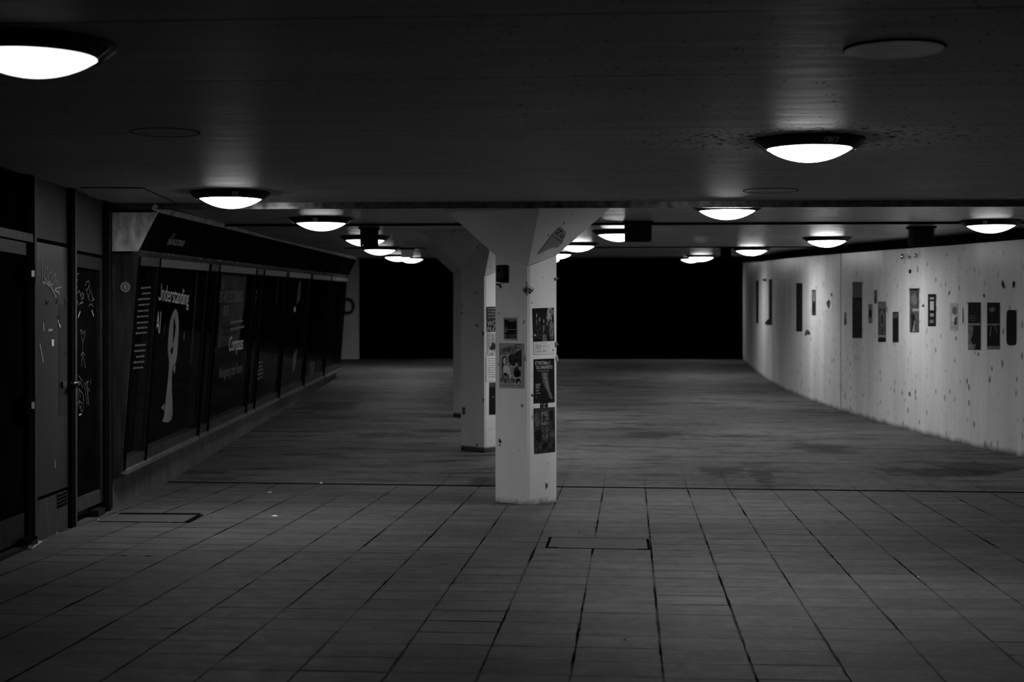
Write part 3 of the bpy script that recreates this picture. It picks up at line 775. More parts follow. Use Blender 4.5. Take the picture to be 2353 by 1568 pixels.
def resample(pts, n):
    out = []
    for i in range(n):
        yq = 710 + (971 - 710) * i / (n - 1)
        for (xa, ya), (xb, yb) in zip(pts, pts[1:]):
            if ya <= yq <= yb: out.append((xa + (xb - xa) * (yq - ya) / max(yb - ya, 1e-6), yq)); break
        else: out.append(pts[-1])
    return out
Ls, Rs = resample(L_, 40), resample(R_, 40)
for (l0, r0), (l1, r1) in zip(zip(Ls, Rs), zip(Ls[1:], Rs[1:])):
    b.slab(quad(PANE, [l1, r1, r0, l0], OFF + .004), PANE.n * -.004, 'spoon_print')
for hole in ([(400, 730), (402, 738), (404, 752), (402, 770), (399, 785), (397, 790), (398, 770), (399, 748)], [(395, 797), (398, 800), (397, 812), (394, 815), (392, 808)]):
    b.poly(quad(PANE, hole, OFF + .006), 'case_back')
b.slab(quad(PANE, [(371, 938), (378, 928), (377, 944)], OFF + .004), PANE.n * -.004, 'spoon_print')
b.poly(quad(PANE, [(397, 846), (404, 838), (402, 855), (400, 859)], OFF + .004), 'spoon_print')
case(1, b, 'spoon_print')
b = MB(); b.poly(quad(PANE, [(437, 842), (465, 836), (475, 618), (452, 614)], OFF), 'case_grey'); case(1, b, 'painted_reflection')  # grey strip painted on the back board as a reflection in the glass
# bay 2: edge of a poster
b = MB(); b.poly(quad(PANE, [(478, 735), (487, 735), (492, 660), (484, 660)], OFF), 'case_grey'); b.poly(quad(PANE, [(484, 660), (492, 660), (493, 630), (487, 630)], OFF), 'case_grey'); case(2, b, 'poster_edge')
# bay 3
b = MB(); b.poly(quad(PANE, [(499, 800), (548, 790), (573, 622), (510, 616)], OFF), 'case_grey'); case(3, b, 'painted_reflection')  # flat grey colour stands in for the pane's reflection
b = MB()
b.text('DAS', PANE.at(509, 665, GLO), PANE.at(514, 665, GLO), PANE.at(510.5, 643, GLO), 'case_text_dim')
b.text('DIE', PANE.at(503.5, 696, GLO), PANE.at(511, 696, GLO), PANE.at(505.5, 670, GLO), 'case_text_dim')
b.text('ARS ELECTRONICA', PANE.at(513, 696, GLO), PANE.at(556.5, 694, GLO), PANE.at(515.5, 668.5, GLO), 'case_text_dim')
b.text('CENTER', PANE.at(511, 727, GLO), PANE.at(525, 726, GLO), PANE.at(512.5, 703, GLO), 'case_text_dim')
case_text_lines(b, [(530, 744, 558, 740, 5), (530, 760, 561, 753, 5)], 'case_text_dim', GLO)
b.text('Compass', PANE.at(524.5, 819, GLO), PANE.at(557, 813, GLO), PANE.at(528, 774, GLO), 'case_text')
b.text('Navigating the Future', PANE.at(502.5, 878, GLO), PANE.at(556, 863, GLO), PANE.at(505, 845, GLO), 'case_text_dim')
case(3, b, 'heading_lettering', 0)
# bay 4: vertical string of letters
b = MB()
for i in range(17):
    yq = 668 + i * 12.3; xq = 587.5 - (yq - 668) * .098
    b.poly(quad(PANE, [(xq - 2.4, yq + 8), (xq + 1.8, yq + 8), (xq + 2.4, yq), (xq - 1.6, yq)], GLO), 'case_text_dim')
case(4, b, 'vertical_lettering', 0)
b = MB()
case_text_lines(b, [(587, 839, 604, 833, 3.6), (587, 848, 602, 843, 3.6), (586, 857, 605, 850, 3.6), (585.5, 866, 605, 858, 3.6), (585, 875, 603, 868, 3.6), (584, 883, 589, 882, 3.6)], 'case_text_dim', GLO)
case(5, b, 'text_lettering', 0)
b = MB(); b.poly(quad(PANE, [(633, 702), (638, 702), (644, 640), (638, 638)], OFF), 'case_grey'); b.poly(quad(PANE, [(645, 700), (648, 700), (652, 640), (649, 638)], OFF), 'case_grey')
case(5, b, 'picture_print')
b = MB()
b.poly(quad(PANE, [(672, 858), (677, 850), (684, 800), (674, 815)], OFF), 'case_text_dim'); b.poly(quad(PANE, [(681, 700), (689, 690), (692, 645), (687, 650)], OFF), 'case_text_dim'); b.poly(quad(PANE, [(675, 715), (679, 718), (680, 706), (676, 705)], OFF), 'case_text')
case(6, b, 'picture_print')
b = MB()
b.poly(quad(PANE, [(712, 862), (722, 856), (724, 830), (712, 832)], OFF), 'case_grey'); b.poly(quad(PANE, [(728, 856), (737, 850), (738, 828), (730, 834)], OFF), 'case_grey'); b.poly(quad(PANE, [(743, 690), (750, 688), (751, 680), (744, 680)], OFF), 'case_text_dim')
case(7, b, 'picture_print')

# wall behind the display and ceiling side
b = MB()
for i in range(8):
    a, c = S_END * i / 8, S_END * (i + 1) / 8
    pa, pc = BAS + AX * a + Vector((-.32, 0, 0)), BAS + AX * c + Vector((-.32, 0, 0))
    b.poly([(pa.x, pa.y, zf(pa.y)), (pc.x, pc.y, zf(pc.y)), (pc.x, pc.y, zc(pc.y)), (pa.x, pa.y, zc(pa.y))], 'plaster_dark')
struct(b.build('wall_left'), 'dark wall behind the glazed display')

# white end wall beyond the display
EWY = 37.2
w0, w1 = xs_at(780, 700, EWY), xs_at(820.5, 700, EWY)
b = MB(); b.slab([(w0.x - 1.2, EWY, zf(EWY) - .02), (w1.x, EWY, zf(EWY) - .02), (w1.x, EWY, zc(EWY)), (w0.x - 1.2, EWY, zc(EWY))], (0, .3, 0), 'plaster_dim')
struct(b.build('wall_end'), 'pale end wall beyond the glazed display')
c = xs_at(799, 704, EWY - .04)
b = MB()
pts = [c + Vector((.15 * math.cos(t), 0, .17 * math.sin(t))) for t in [2 * math.pi * i / 28 for i in range(29)]]
b.tube(pts, .036, 'ring_dark', 8)
tag(b.build('wall_ring', smooth=True), 'dark round ring fixed on the pale end wall, half hidden by the display', 'ring')

# ------------------------------------------------------------------ pillars
def cam2w(x, z): return Vector((x * math.cos(PSI) - z * math.sin(PSI), x * math.sin(PSI) + z * math.cos(PSI), 0))
PN, PLf, PR = (.138, 13.2), (-.146, 13.455), (.393, 13.484)
PB = (PLf[0] + PR[0] - PN[0], PLf[1] + PR[1] - PN[1])
def make_pillar(dx, dz, label):
    W = lambda c: cam2w(c[0] + dx, c[1] + dz)
    N, L, B, R = W(PN), W(PLf), W(PB), W(PR)
    ctr = (N + L + B + R) / 4
    top = zc(ctr.y) + .004; bot = zf(ctr.y) - .03
    ch = .022
    def cut(p, a, c):
        return p + (a - p).normalized() * ch * .45, p + (c - p).normalized() * ch * 1.3
    N1, N2 = cut(N, L, R)
    fn, fs = top - .533, top - .43
    TN, TL, TR, TB = W((PN[0] + .1075, PN[1] - .34)), W((PLf[0] - .475, PLf[1])), W((PR[0] + .487, PR[1])), W((PB[0] - .10, PB[1] + .34))
    Z = lambda p, z: Vector((p.x, p.y, z))
    b = MB()
    # shaft
    b.poly([Z(L, bot), Z(N1, bot), Z(N1, fn + .003), Z(L, fs)], 'pillar')
    b.poly([Z(N1, bot), Z(N2, bot), Z(N2, fn + .003), Z(N1, fn + .003)], 'pillar')
    b.poly([Z(N2, bot), Z(R, bot), Z(R, fs), Z(N2, fn + .003)], 'pillar')
    b.poly([Z(R, bot), Z(B, bot), Z(B, fn), Z(R, fs)], 'pillar')
    b.poly([Z(B, bot), Z(L, bot), Z(L, fs), Z(B, fn)], 'pillar')
    # flared head
    for (p, fp, tp, q, fq, tq) in ((L, fs, TL, N, fn, TN), (N, fn, TN, R, fs, TR), (R, fs, TR, B, fn, TB), (B, fn, TB, L, fs, TL)):
        b.poly([Z(p, fp), Z(q, fq), Z(tq, top)], 'pillar'); b.poly([Z(p, fp), Z(tq, top), Z(tp, top)], 'pillar')
    b.poly([Z(N1, fn + .003), Z(N2, fn + .003), Z(N, fn)], 'pillar')
    o = b.build('concrete_pillar', origin=Z(ctr, bot))
    tag(o, label, 'pillar', 'flared concrete pillars', 'thing')
    return dict(N=N, L=L, B=B, R=R, N1=N1, N2=N2, TN=TN, TL=TL, TR=TR, top=top, bot=bot, fn=fn, fs=fs, Z=Z)
P1 = make_pillar(0, 0, 'white square concrete pillar with flared head, nearest of three, covered in band posters')
p2z = 17.65
P2 = make_pillar(-.3155 - PN[0], p2z - PN[1], 'white concrete pillar standing directly behind the nearest one, second of three')
P3 = make_pillar(-.571 - PN[0], 21.92 - PN[1], 'farthest of the three white concrete pillars, mostly hidden behind the second')
FL = Plane(P1['L'], P1['N'] - P1['L'], (0, 0, 1))       # left face
FR = Plane(P1['N'], P1['R'] - P1['N'], (0, 0, 1))       # right face
F2R = Plane(P2['N'], P2['R'] - P2['N'], (0, 0, 1))
F2L = Plane(P2['L'], P2['N'] - P2['L'], (0, 0, 1))
CAPR = Plane(P1['Z'](P1['N'], P1['fn']), P1['Z'](P1['TR'], P1['top']) - P1['Z'](P1['N'], P1['fn']), P1['Z'](P1['TN'], P1['top']) - P1['Z'](P1['N'], P1['fn']))

# ------------------------------------------------------------------ posters
class Poster:
    def __init__(self, pl, q, base, thick=.0014):
        self.pl = pl; self.b = MB(); self.o = .002 + thick
        self.c = [pl.uv(*p) for p in q]          # tl tr br bl
        self.b.slab([pl.pt(*self.c[i], .002) for i in (3, 2, 1, 0)], pl.n * thick, base)
        self.lv = 0
    def P(self, s, t, off):
        (a, b_), (c, d), (e, f), (g_, h) = self.c
        ux = a * (1 - s) * (1 - t) + c * s * (1 - t) + e * s * t + g_ * (1 - s) * t
        vx = b_ * (1 - s) * (1 - t) + d * s * (1 - t) + f * s * t + h * (1 - s) * t
        return self.pl.pt(ux, vx, off)
    def off(self):
        self.lv += 1; return self.o + .00004 * self.lv
    def rect(self, x0, y0, x1, y1, mt):
        o = self.off(); self.b.poly([self.P(x0, y1, o), self.P(x1, y1, o), self.P(x1, y0, o), self.P(x0, y0, o)], mt); return self
    def poly(self, pts, mt):
        o = self.off(); self.b.poly([self.P(s, t, o) for s, t in pts], mt); return self
    def oval(self, cx, cy, rx, ry, mt, n=14):
        return self.poly([(cx + rx * math.cos(2 * math.pi * i / n), cy - ry * math.sin(2 * math.pi * i / n)) for i in range(n)], mt)
    def text(self, s, x0, y0, x1, y1, mt):
        o = self.off(); self.b.text(s, self.P(x0, y1, o), self.P(x1, y1, o), self.P(x0, y0, o), mt); return self
    def lines(self, x0, y0, x1, y1, n, mt, fill=.5):
        st_ = (y1 - y0) / n
        for i in range(n):
            w = random.uniform(.6, 1.0) * (x1 - x0)
            self.rect(x0, y0 + i * st_, x0 + w, y0 + i * st_ + st_ * fill, mt)
        return self
    def done(self, label, group, name='poster', cat='poster'):
        o = self.b.build(name); tag(o, label, cat, group); return o
GP = 'posters on the nearest pillar'

p = Poster(FR, [(1222.8, 709), (1271.8, 707), (1274.3, 812.9), (1225.9, 815.4)], 'paper')
p.rect(0.0, 0.0, 1.0, .725, 'ink_black')
p.poly([(.62, .22), (.72, .0), (.9, 0), (1.0, .10), (.86, .22), (.74, .30)], 'ink_grey')
for k in range(4): p.poly([(.74 + k * .06, .02), (.765 + k * .06, .02), (.90 + k * .03, .18 - k * .02), (.88 + k * .03, .18 - k * .02)], 'ink_dark')
for (cx_, cy_, bw, bh, mt) in ((.18, .15, .11, .52, 'photo_dark'), (.31, .24, .08, .42, 'ink_dark'), (.66, .20, .10, .40, 'photo_dark'), (.86, .23, .12, .46, 'photo_noise'), (.50, .28, .12, .42, 'photo_dark')):
    p.poly([(cx_ - bw * .7, min(.71, cy_ + bh)), (cx_ + bw * .75, min(.71, cy_ + bh)), (cx_ + bw * .95, cy_ + .15), (cx_ + bw * .35, cy_ + .055), (cx_ - bw * .35, cy_ + .055), (cx_ - bw * .95, cy_ + .15)], mt)
    p.oval(cx_, cy_ - .008, .046, .058, 'ink_dark'); p.oval(cx_ + .003, cy_ + .006, .030, .044, 'ink_grey')
    p.rect(cx_ - .022, cy_ - .012, cx_ - .006, cy_ - .004, 'ink_dark').rect(cx_ + .010, cy_ - .012, cx_ + .024, cy_ - .004, 'ink_dark').rect(cx_ - .012, cy_ + .028, cx_ + .016, cy_ + .034, 'ink_soft')
for (x0, y0, x1, y1, mt) in ((.14, .24, .20, .37, 'photo_noise'), (.47, .36, .505, .52, 'ink_grey'), (.52, .36, .57, .48, 'photo_noise'), (.62, .28, .72, .36, 'photo_noise'), (.82, .32, .98, .44, 'ink_mid'), (.84, .46, .94, .56, 'photo_noise')):
    p.poly([(x0, y1), (x1 - .02, y1 + .02), (x1, y0 + .02), (x0 + .01, y0)], mt)
p.poly([(.40, .72), (.62, .72), (.62, .62), (.54, .57), (.42, .60)], 'ink_mid').oval(.07, .58, .05, .025, 'ink_grey')
p.lv = 2
p.text('Indie Rock Alternative', .06, .745, .66, .77, 'ink_grey').text('VIECH', .06, .79, .36, .86, 'ink_black').text('"Geld war" Tour', .40, .81, .75, .84, 'ink_dark')
p.text('@ STWST2 Linz', .06, .87, .50, .90, 'ink_dark').text('12.09.2025, 20:00', .06, .915, .58, .96, 'ink_black').rect(.90, .90, .94, .95, 'ink_dark')
p.done('photo poster of a five-piece band with white caption strip, topmost on bright pillar face', GP)

p = Poster(FR, [(1225.9, 826), (1273, 824), (1274, 924.4), (1226, 927.2)], 'ink_black')
p.poly([(.36, .30), (.70, .30), (.72, .52), (.80, .72), (.92, .88), (.78, .92), (.60, .72), (.40, .52)], 'ink_soft').poly([(.42, .32), (.62, .32), (.66, .52), (.76, .74), (.86, .88), (.80, .88), (.62, .68), (.50, .50)], 'ink_mid')
p.text('STWST84x11', .06, .05, .78, .135, 'ink_light').text('TOG MANIFESTO', .10, .155, .90, .23, 'ink_light').text('THIS FUTURE WITH YOU', .16, .255, .74, .29, 'ink_grey')
p.lines(.09, .56, .34, .68, 6, 'ink_grey').lines(.09, .70, .36, .74, 2, 'ink_grey').rect(.09, .77, .32, .785, 'ink_grey').lines(.09, .84, .16, .90, 4, 'ink_grey').rect(.80, .90, .93, .915, 'ink_mid')
p.done('black poster lettered MANIFESTO with pale smoke column on the bright pillar face', GP)

p = Poster(FR, [(1241, 926.6), (1258.8, 925.6), (1258.8, 937.6), (1241, 938.4)], 'ink_black', .0015)
p.text('M', .08, .10, .26, .46, 'ink_grey').text('A', .78, .12, .95, .5, 'ink_grey').poly([(.36, .36), (.66, .12), (.70, .22), (.40, .46)], 'ink_light').text('G', .08, .66, .24, .95, 'ink_mid').rect(.38, .68, .66, .90, 'ink_grey').text('O', .80, .66, .95, .95, 'ink_mid')
p.done('small black paper strip peeking out between the two lower dark posters', GP, 'paper_strip', 'paper')

p = Poster(FR, [(1225.9, 938.9), (1274.3, 935.7), (1275.4, 1038.3), (1227.4, 1043.3)], 'ink_dark')
p.oval(.16, .25, .14, .16, 'ink_soft').oval(.84, .18, .10, .12, 'ink_black').oval(.86, .60, .14, .10, 'ink_soft').oval(.2, .6, .16, .12, 'ink_black')
p.text('M', .36, .085, .52, .185, 'ink_grey').text('E', .56, .085, .68, .185, 'ink_grey').text('L', .37, .20, .45, .285, 'ink_grey').text('A', .56, .20, .69, .285, 'ink_grey').text('NIN', .355, .305, .68, .39, 'ink_grey')
for r_ in range(3): p.oval(.43, .47 + .1 * r_, .06, .05, 'ink_mid').oval(.43, .47 + .1 * r_, .035, .03, 'ink_dark').oval(.60, .47 + .1 * r_, .06, .05, 'ink_mid').oval(.60, .47 + .1 * r_, .035, .03, 'ink_dark')
p.oval(.5, .84, .11, .08, 'ink_black').lines(.19, .79, .38, .90, 4, 'ink_mid', .2).lines(.62, .79, .86, .90, 4, 'ink_mid', .2)
p.done('dark poster spelling MELANIN in stacked letters, lowest on the bright pillar face', GP)

p = Poster(FL, [(1157.2, 729), (1189.3, 729.6), (1189.6, 782.5), (1157.6, 782)], 'paper_grey', .001)
p.rect(.06, .09, .94, .93, 'ink_black').poly([(.25, .13), (.9, .1), (.85, .18), (.5, .2)], 'ink_mid').rect(.06, .52, .94, .545, 'ink_grey').lines(.08, .42, .35, .50, 3, 'ink_mid').lines(.10, .56, .26, .68, 4, 'ink_grey')
p.poly([(.06, .74), (.5, .76), (.94, .70), (.94, .93), (.06, .93)], 'ink_soft').text('im Schlosspark', .08, .02, .92, .065, 'ink_black').text('W E L T R A U M', .08, .95, .92, .985, 'ink_black')
p.done('small dark poster high on the shaded pillar face', GP)

p = Poster(FL, [(1147.5, 788.5), (1204.8, 789.5), (1205.2, 892.8), (1147.8, 891.5)], 'paper_dim', .0012)
p.poly([(.04, .90), (.90, .92), (.90, .10), (.62, .06), (.4, .07), (.04, .14)], 'ink_grey')
p.poly([(.04, .30), (.10, .24), (.22, .26), (.28, .18), (.4, .24), (.48, .14), (.62, .20), (.7, .1), (.90, .12), (.90, .10), (.62, .06), (.4, .07), (.04, .14)], 'photo_noise')
p.poly([(.36, .3), (.50, .22), (.66, .2), (.90, .14), (.90, .52), (.66, .52), (.46, .48), (.40, .42)], 'ink_dark').poly([(.50, .14), (.64, .10), (.70, .22), (.56, .26)], 'ink_mid')
p.oval(.21, .40, .10, .11, 'ink_dark').poly([(.12, .66), (.18, .66), (.16, .40), (.11, .40)], 'ink_dark').oval(.22, .40, .062, .075, 'ink_light').oval(.20, .385, .01, .008, 'ink_black').oval(.25, .385, .01, .008, 'ink_black').rect(.19, .425, .25, .432, 'ink_mid')
p.poly([(.16, .72), (.46, .70), (.42, .54), (.32, .49), (.20, .49), (.16, .56)], 'ink_light').poly([(.44, .66), (.70, .62), (.64, .54), (.50, .52), (.42, .54)], 'ink_grey')
p.oval(.70, .50, .055, .07, 'ink_grey').poly([(.60, .62), (.80, .62), (.78, .53), (.68, .52), (.62, .56)], 'ink_dark').oval(.72, .67, .145, .088, 'ink_black').oval(.24, .69, .09, .03, 'ink_dark').oval(.40, .73, .10, .05, 'ink_light')
p.rect(.12, .70, .40, .785, 'ink_dark').text('Tisch', .14, .712, .36, .772, 'ink_light').rect(.05, .80, .60, .875, 'ink_dark').text('der Vielfalt', .08, .812, .56, .865, 'ink_light')
p.oval(.76, .84, .10, .06, 'ink_dark').oval(.78, .87, .03, .03, 'ink_light').rect(.62, .025, .76, .042, 'ink_dark').rect(.775, .025, .90, .042, 'ink_dark').rect(.05, .935, .60, .942, 'ink_dark').rect(.72, .935, .92, .944, 'ink_dark')
p.done('grey garden poster lettered Tisch der Vielfalt on the shaded pillar side', GP)

# small scraps and stickers on the pillar
def scrap(pl, pts, mt, label, cat='paper scrap', name='paper_scrap', th=.004, lift=.012, group=None):
    """torn piece stuck at one side and curling off the surface"""
    b = MB(); q = [pl.uv(*p_) for p_ in pts]; n = len(q)
    offs = [.001 + lift * (i % 3) / 2 for i in range(n)]
    v = [pl.pt(a, c, o) for (a, c), o in zip(q, offs)]
    cc_ = sum(v, Vector()) / n + pl.n * lift * .5
    for i in range(n):
        b.poly([v[i], v[(i + 1) % n], cc_], mt)
    for i in range(n):
        a_, c_ = v[i], v[(i + 1) % n]
        b.poly([a_, a_ - pl.n * .001, c_ - pl.n * .001, c_], mt)
    o = b.build(name); tag(o, label, cat, group); return o
b = MB()
b.slab([CAPR.at(px, py, .002) for px, py in [(1288, 520.6), (1301.4, 533.9), (1297, 546), (1292, 557.8), (1280.5, 569), (1270.8, 568), (1259.6, 573), (1239, 583.3), (1236, 582.3), (1255.5, 557.3), (1269.8, 538)]], CAPR.n * .003, 'paper_dim')
tag(b.build('torn_poster'), 'torn poster hanging loose on the flared pillar head, lettered Zu and a date', 'poster')
tp = bpy.data.objects['torn_poster']
b = MB()
ct = lambda px, py: CAPR.at(px, py, .006)
b.text('Zu', ct(1275, 536), ct(1292, 549), ct(1283, 525), 'ink_black')
b.text('11.9.2025', ct(1268, 543), ct(1290, 559), ct(1270.5, 539), 'ink_black')
b.text('in der Stadt', ct(1267, 546.5), ct(1281, 552), ct(1268, 544.6), 'ink_mid')
b.build('poster_lettering', tp)
# folded sticker on the pillar's edge
b = MB()
cn = lambda px, py: FL.at(px, py, .004)
cr = lambda px, py: FR.at(px, py, .004)
b.poly([cn(1199, 666), cn(1210.5, 679.5), cn(1210.5, 655)], 'paper_dim')
b.poly([cr(1213, 681), cr(1229, 665), cr(1213, 653.6)], 'paper_grey')
b.poly([cn(1210.5, 655), cn(1210.5, 679.5), cr(1213, 681), cr(1213, 653.6)], 'paper_grey')
cr2 = lambda px, py: FR.at(px, py, .006)
cn2 = lambda px, py: FL.at(px, py, .006)
b.poly([cr2(1213, 671), cr2(1217.5, 676), cr2(1225.5, 669), cr2(1213, 661)], 'ink_black'); b.poly([cn2(1203, 671.5), cn2(1210.5, 677), cn2(1210.5, 661.5), cn2(1207, 664)], 'ink_black')
cr3 = lambda px, py: FR.at(px, py, .0068)
b.text('Radi', cr3(1213.3, 668.5), cr3(1221.5, 673.5), cr3(1214, 664.5), 'ink_light')
cn3 = lambda px, py: FL.at(px, py, .0068)
b.text('BS', cn3(1205, 674.5), cn3(1210.5, 678), cn3(1207, 669), 'ink_light')
tag(b.build('sticker'), 'square sticker folded over the front edge of the nearest pillar, tilted on its corner', 'sticker')
scrap(FL, [(1208, 653), (1211, 649.5), (1212.5, 648), (1213, 649), (1210, 653)], 'ink_dark', 'tiny dark scrap just above the tilted sticker on the pillar edge')
scrap(FL, [(1138.5, 655), (1143, 651.5), (1150, 652), (1154, 662), (1151, 663), (1147, 656)], 'ink_soft', 'dark curled paper scrap under the call box on the pillar')
scrap(FR, [(1272, 640), (1276, 638), (1281.5, 639), (1280, 643), (1275, 646)], 'ink_mid', 'curled grey scrap sticking out from the pillar right edge above the band poster')
scrap(FR, [(1274.5, 787), (1277.5, 786), (1281, 792.5), (1278, 796), (1275, 799)], 'ink_mid', 'torn scrap on the pillar right edge beside the white caption of the band poster')
scrap(FR, [(1276, 820), (1279, 815), (1281.5, 829), (1277.5, 833)], 'paper_grey', 'pale torn scrap on the pillar right edge beside the smoke column poster')
scrap(FR, [(1220.3, 904.5), (1223, 907), (1225.3, 909), (1223, 912.5)], 'ink_mid', 'small torn corner left of the smoke column poster foot')
scrap(FL, [(1146, 1010), (1148.5, 1008), (1152.5, 1013), (1150, 1020), (1147.5, 1016)], 'ink_dark', 'dark paper patch low on the shaded face of the nearest pillar')
scrap(FR, [(1253, 1109), (1258.5, 1113), (1256, 1120), (1253.5, 1123)], 'ink_mid', 'grey patch near the foot of the bright pillar face')
scrap(FL, [(1203, 797), (1205.5, 810), (1208, 829), (1206.5, 831), (1204, 815)], 'paper', 'thin curled white strip right of the garden table poster')
scrap(FL, [(1145, 724), (1147, 717), (1148, 718), (1146.5, 723)], 'paper', 'tiny white tape scrap at the left edge of the pillar')
scrap(FL, [(1199.5, 745), (1203, 741.5), (1206, 736), (1207.5, 737.5), (1203, 744)], 'paper', 'white tape scraps right of the small dark poster')

# call box on the pillar's shaded face
cb = empty('call_box', FL.at(1153, 650, 0)); tag(cb, 'dark metal call box with small label high on the shaded side of the nearest pillar', 'box')
A0, B0 = FL.uv(1138.6, 648, .055); A1, B1 = FL.uv(1158, 609, .055)
b = MB(); b.pbox(FL, A0 + .005, A1, B0, B1, 0, .05, 'frame_black'); b.build('box_body', cb)
b = MB(); b.pbox(FL, A0 + .008, A1 - .006, B0 + .012, B1 - .012, .05, .056, 'frame_dark'); bc = b.build('box_cover', cb)
b = MB()
a0_, a1_, b0_, b1_ = A0 + .016, A1 - .016, B0 + .04, B0 + .09
for (q0, q1, r0, r1) in ((a0_, a1_, b0_, b0_ + .004), (a0_, a1_, b1_ - .004, b1_), (a0_, a0_ + .004, b0_, b1_), (a1_ - .004, a1_, b0_, b1_)): b.pbox(FL, q0, q1, r0, r1, .056, .058, 'ink_mid')
for q_ in range(4): b.pbox(FL, a0_ + .012 + q_ * .009, a0_ + .018 + q_ * .009, b0_ + .021, b0_ + .029, .056, .0575, 'ink_mid')
b.build('label_frame', bc)
b = MB(); b.tube([FL.pt((A0 + A1) / 2 - .005, B1 - .05, .05), FL.pt((A0 + A1) / 2 - .005, B1 - .05, .062)], .014, 'black', 10); b.build('push_button', bc)

# posters on the second pillar's bright face
G2 = 'posters on the second pillar'
p = Poster(F2R, [(1117.5, 705.5), (1166, 703.5), (1166, 761), (1118, 764)], 'ink_dark')
p.lines(.05, .05, .9, .5, 4, 'ink_mid').text('WOR', .03, .56, .62, .76, 'ink_grey').text('PLOT', .03, .80, .66, .98, 'ink_grey')
p.done('dark poster lettered WOR at the top of the second pillar bright face', G2)
p = Poster(F2R, [(1118.5, 766), (1166, 764), (1166, 815), (1118.5, 818)], 'ink_grey')
p.poly([(.10, .70), (.5, .95), (.98, .9), (.98, .5), (.5, .55), (.25, .40), (.18, .60)], 'ink_dark').text('IMP', .04, .74, .50, .99, 'ink_light')
p.done('grey poster lettered IMP in white, below the dark WOR poster on the second pillar', G2)
p = Poster(F2R, [(1117, 819), (1166, 818), (1166, 876), (1117, 877)], 'paper')
p.lines(.06, .08, .9, .9, 9, 'ink_grey', .35)
p.done('white text sheet below the IMP poster on the second pillar', G2)
p = Poster(F2R, [(1124, 879.5), (1166, 878), (1166, 952), (1123.5, 953)], 'ink_black')
p.rect(.0, .0, 1, .14, 'ink_soft').oval(.2, .45, .05, .03, 'ink_mid')
p.done('black poster lowest on the bright face of the second pillar', G2)
for (x0, y0, x1, y1, mt, lab) in ((1108.5, 763, 1114, 772, 'ink_black', 'small black sticker on the edge of the second pillar beside the WOR poster'),
                                  (1109.5, 915, 1113.5, 925, 'ink_black', 'small black sticker on the edge of the second pillar beside its lowest poster'),
                                  (1062, 936, 1070, 953, 'ink_soft', 'grey patch low on the shaded side of the second pillar')):
    scrap(F2L, [(x0, y0), (x1, y0 + 1), (x1 - 1, y1), (x0 + .5, y1 - 1)], mt, lab, 'sticker', 'sticker')

# ------------------------------------------------------------------ posters on the right wall
GW = 'posters along the white wall'
def wp(x0, y0, x1, y1, base='ink_black', skew=0):
    pl = wall_plane((x0 + x1) / 2)
    return Poster(pl, [(x0, y0 + skew), (x1, y0 - skew), (x1, y1 + skew), (x0, y1 - skew)], base)
wp(1737.5, 645, 1743, 743).done('very narrow black poster at the far end of the white wall', GW)
p = wp(1767, 642, 1774.5, 747, 'ink_black'); p.poly([(0, .86), (.0, 1.0), (-1.3, .98), (-1.0, .93)], 'ink_black'); p.done('narrow black poster with a loose bottom corner, second from the dark opening', GW)
wp(1830, 651, 1844, 762).done('tall plain black poster, third from the dark opening on the white wall', GW)
p = wp(1866, 666, 1875, 725, 'ink_dark'); p.rect(.15, .06, .9, .45, 'ink_mid').rect(.2, .55, .8, .9, 'ink_black'); p.done('small dark poster with grey top half beside the tall plain black poster', GW)
p = wp(1895, 674, 1913, 714, 'paper'); p.poly([(.2, .55), (.55, .35), (.8, .5), (.6, .95), (.4, .8)], 'ink_soft').poly([(.8, .02), (1, .0), (.95, .22), (.8, .14)], 'ink_dark'); p.done('white torn sheet with a dark smudge, brightest part of the white wall', GW)
p = wp(1940.5, 718, 1945, 747, 'ink_soft'); p.rect(.1, .1, .9, .5, 'ink_mid'); p.done('tiny grey slip just right of the vertical wall joint', GW)
p = wp(1959, 648, 1981, 777, 'ink_black'); p.rect(0, 0, 1, .27, 'ink_mid')
for k in range(5): p.poly([(.1 + k * .18, 0), (.18 + k * .18, 0), (.22 + k * .17, .26), (.15 + k * .17, .26)], 'ink_dark')
p.oval(.6, .42, .15, .08, 'ink_dark'); p.done('largest black poster with a scratched grey top, right of the vertical wall joint', GW)
p = wp(1996, 699, 2004.5, 743, 'ink_mid'); p.rect(.1, .3, .9, .7, 'ink_black'); p.done('small grey flyer between the largest black poster and the two tall mottled ones', GW)
p = wp(2009, 667, 2015.5, 698, 'ink_soft'); p.rect(.1, .1, .9, .4, 'ink_mid'); p.done('tiny dark slip hanging above and right of the small grey flyer', GW)
p = wp(2018, 693, 2036, 786, 'ink_soft'); p.rect(.05, .0, .95, .18, 'ink_mid').oval(.5, .42, .3, .2, 'ink_mid').oval(.5, .45, .18, .14, 'ink_dark').rect(.0, .84, 1, .88, 'ink_grey').rect(0, .9, 1, 1, 'ink_black'); p.done('mottled grey poster with dark foot below the tiny dark slip', GW)
p = wp(2051.5, 717, 2065, 787, 'ink_black'); p.rect(.1, .05, .9, .2, 'ink_soft'); p.done('short black poster hanging low left of the portrait poster', GW)
p = wp(2090.5, 663, 2112, 764, 'ink_soft'); p.rect(0, 0, 1, .05, 'ink_black').oval(.5, .25, .32, .14, 'ink_mid').rect(.3, .46, 1, .52, 'ink_grey').poly([(.2, .98), (.5, .98), (.6, .64), (.4, .56), (.2, .6)], 'ink_black').poly([(.3, .98), (.5, .98), (.55, .7)], 'ink_grey').rect(0, .0, .08, 1, 'ink_mid'); p.done('grey photo poster with pale streaks below the three wall bolts', GW)
p = wp(2132.8, 676, 2151, 750, 'ink_black'); p.rect(.22, .10, .78, .17, 'ink_grey').rect(.26, .23, .76, .50, 'ink_light')
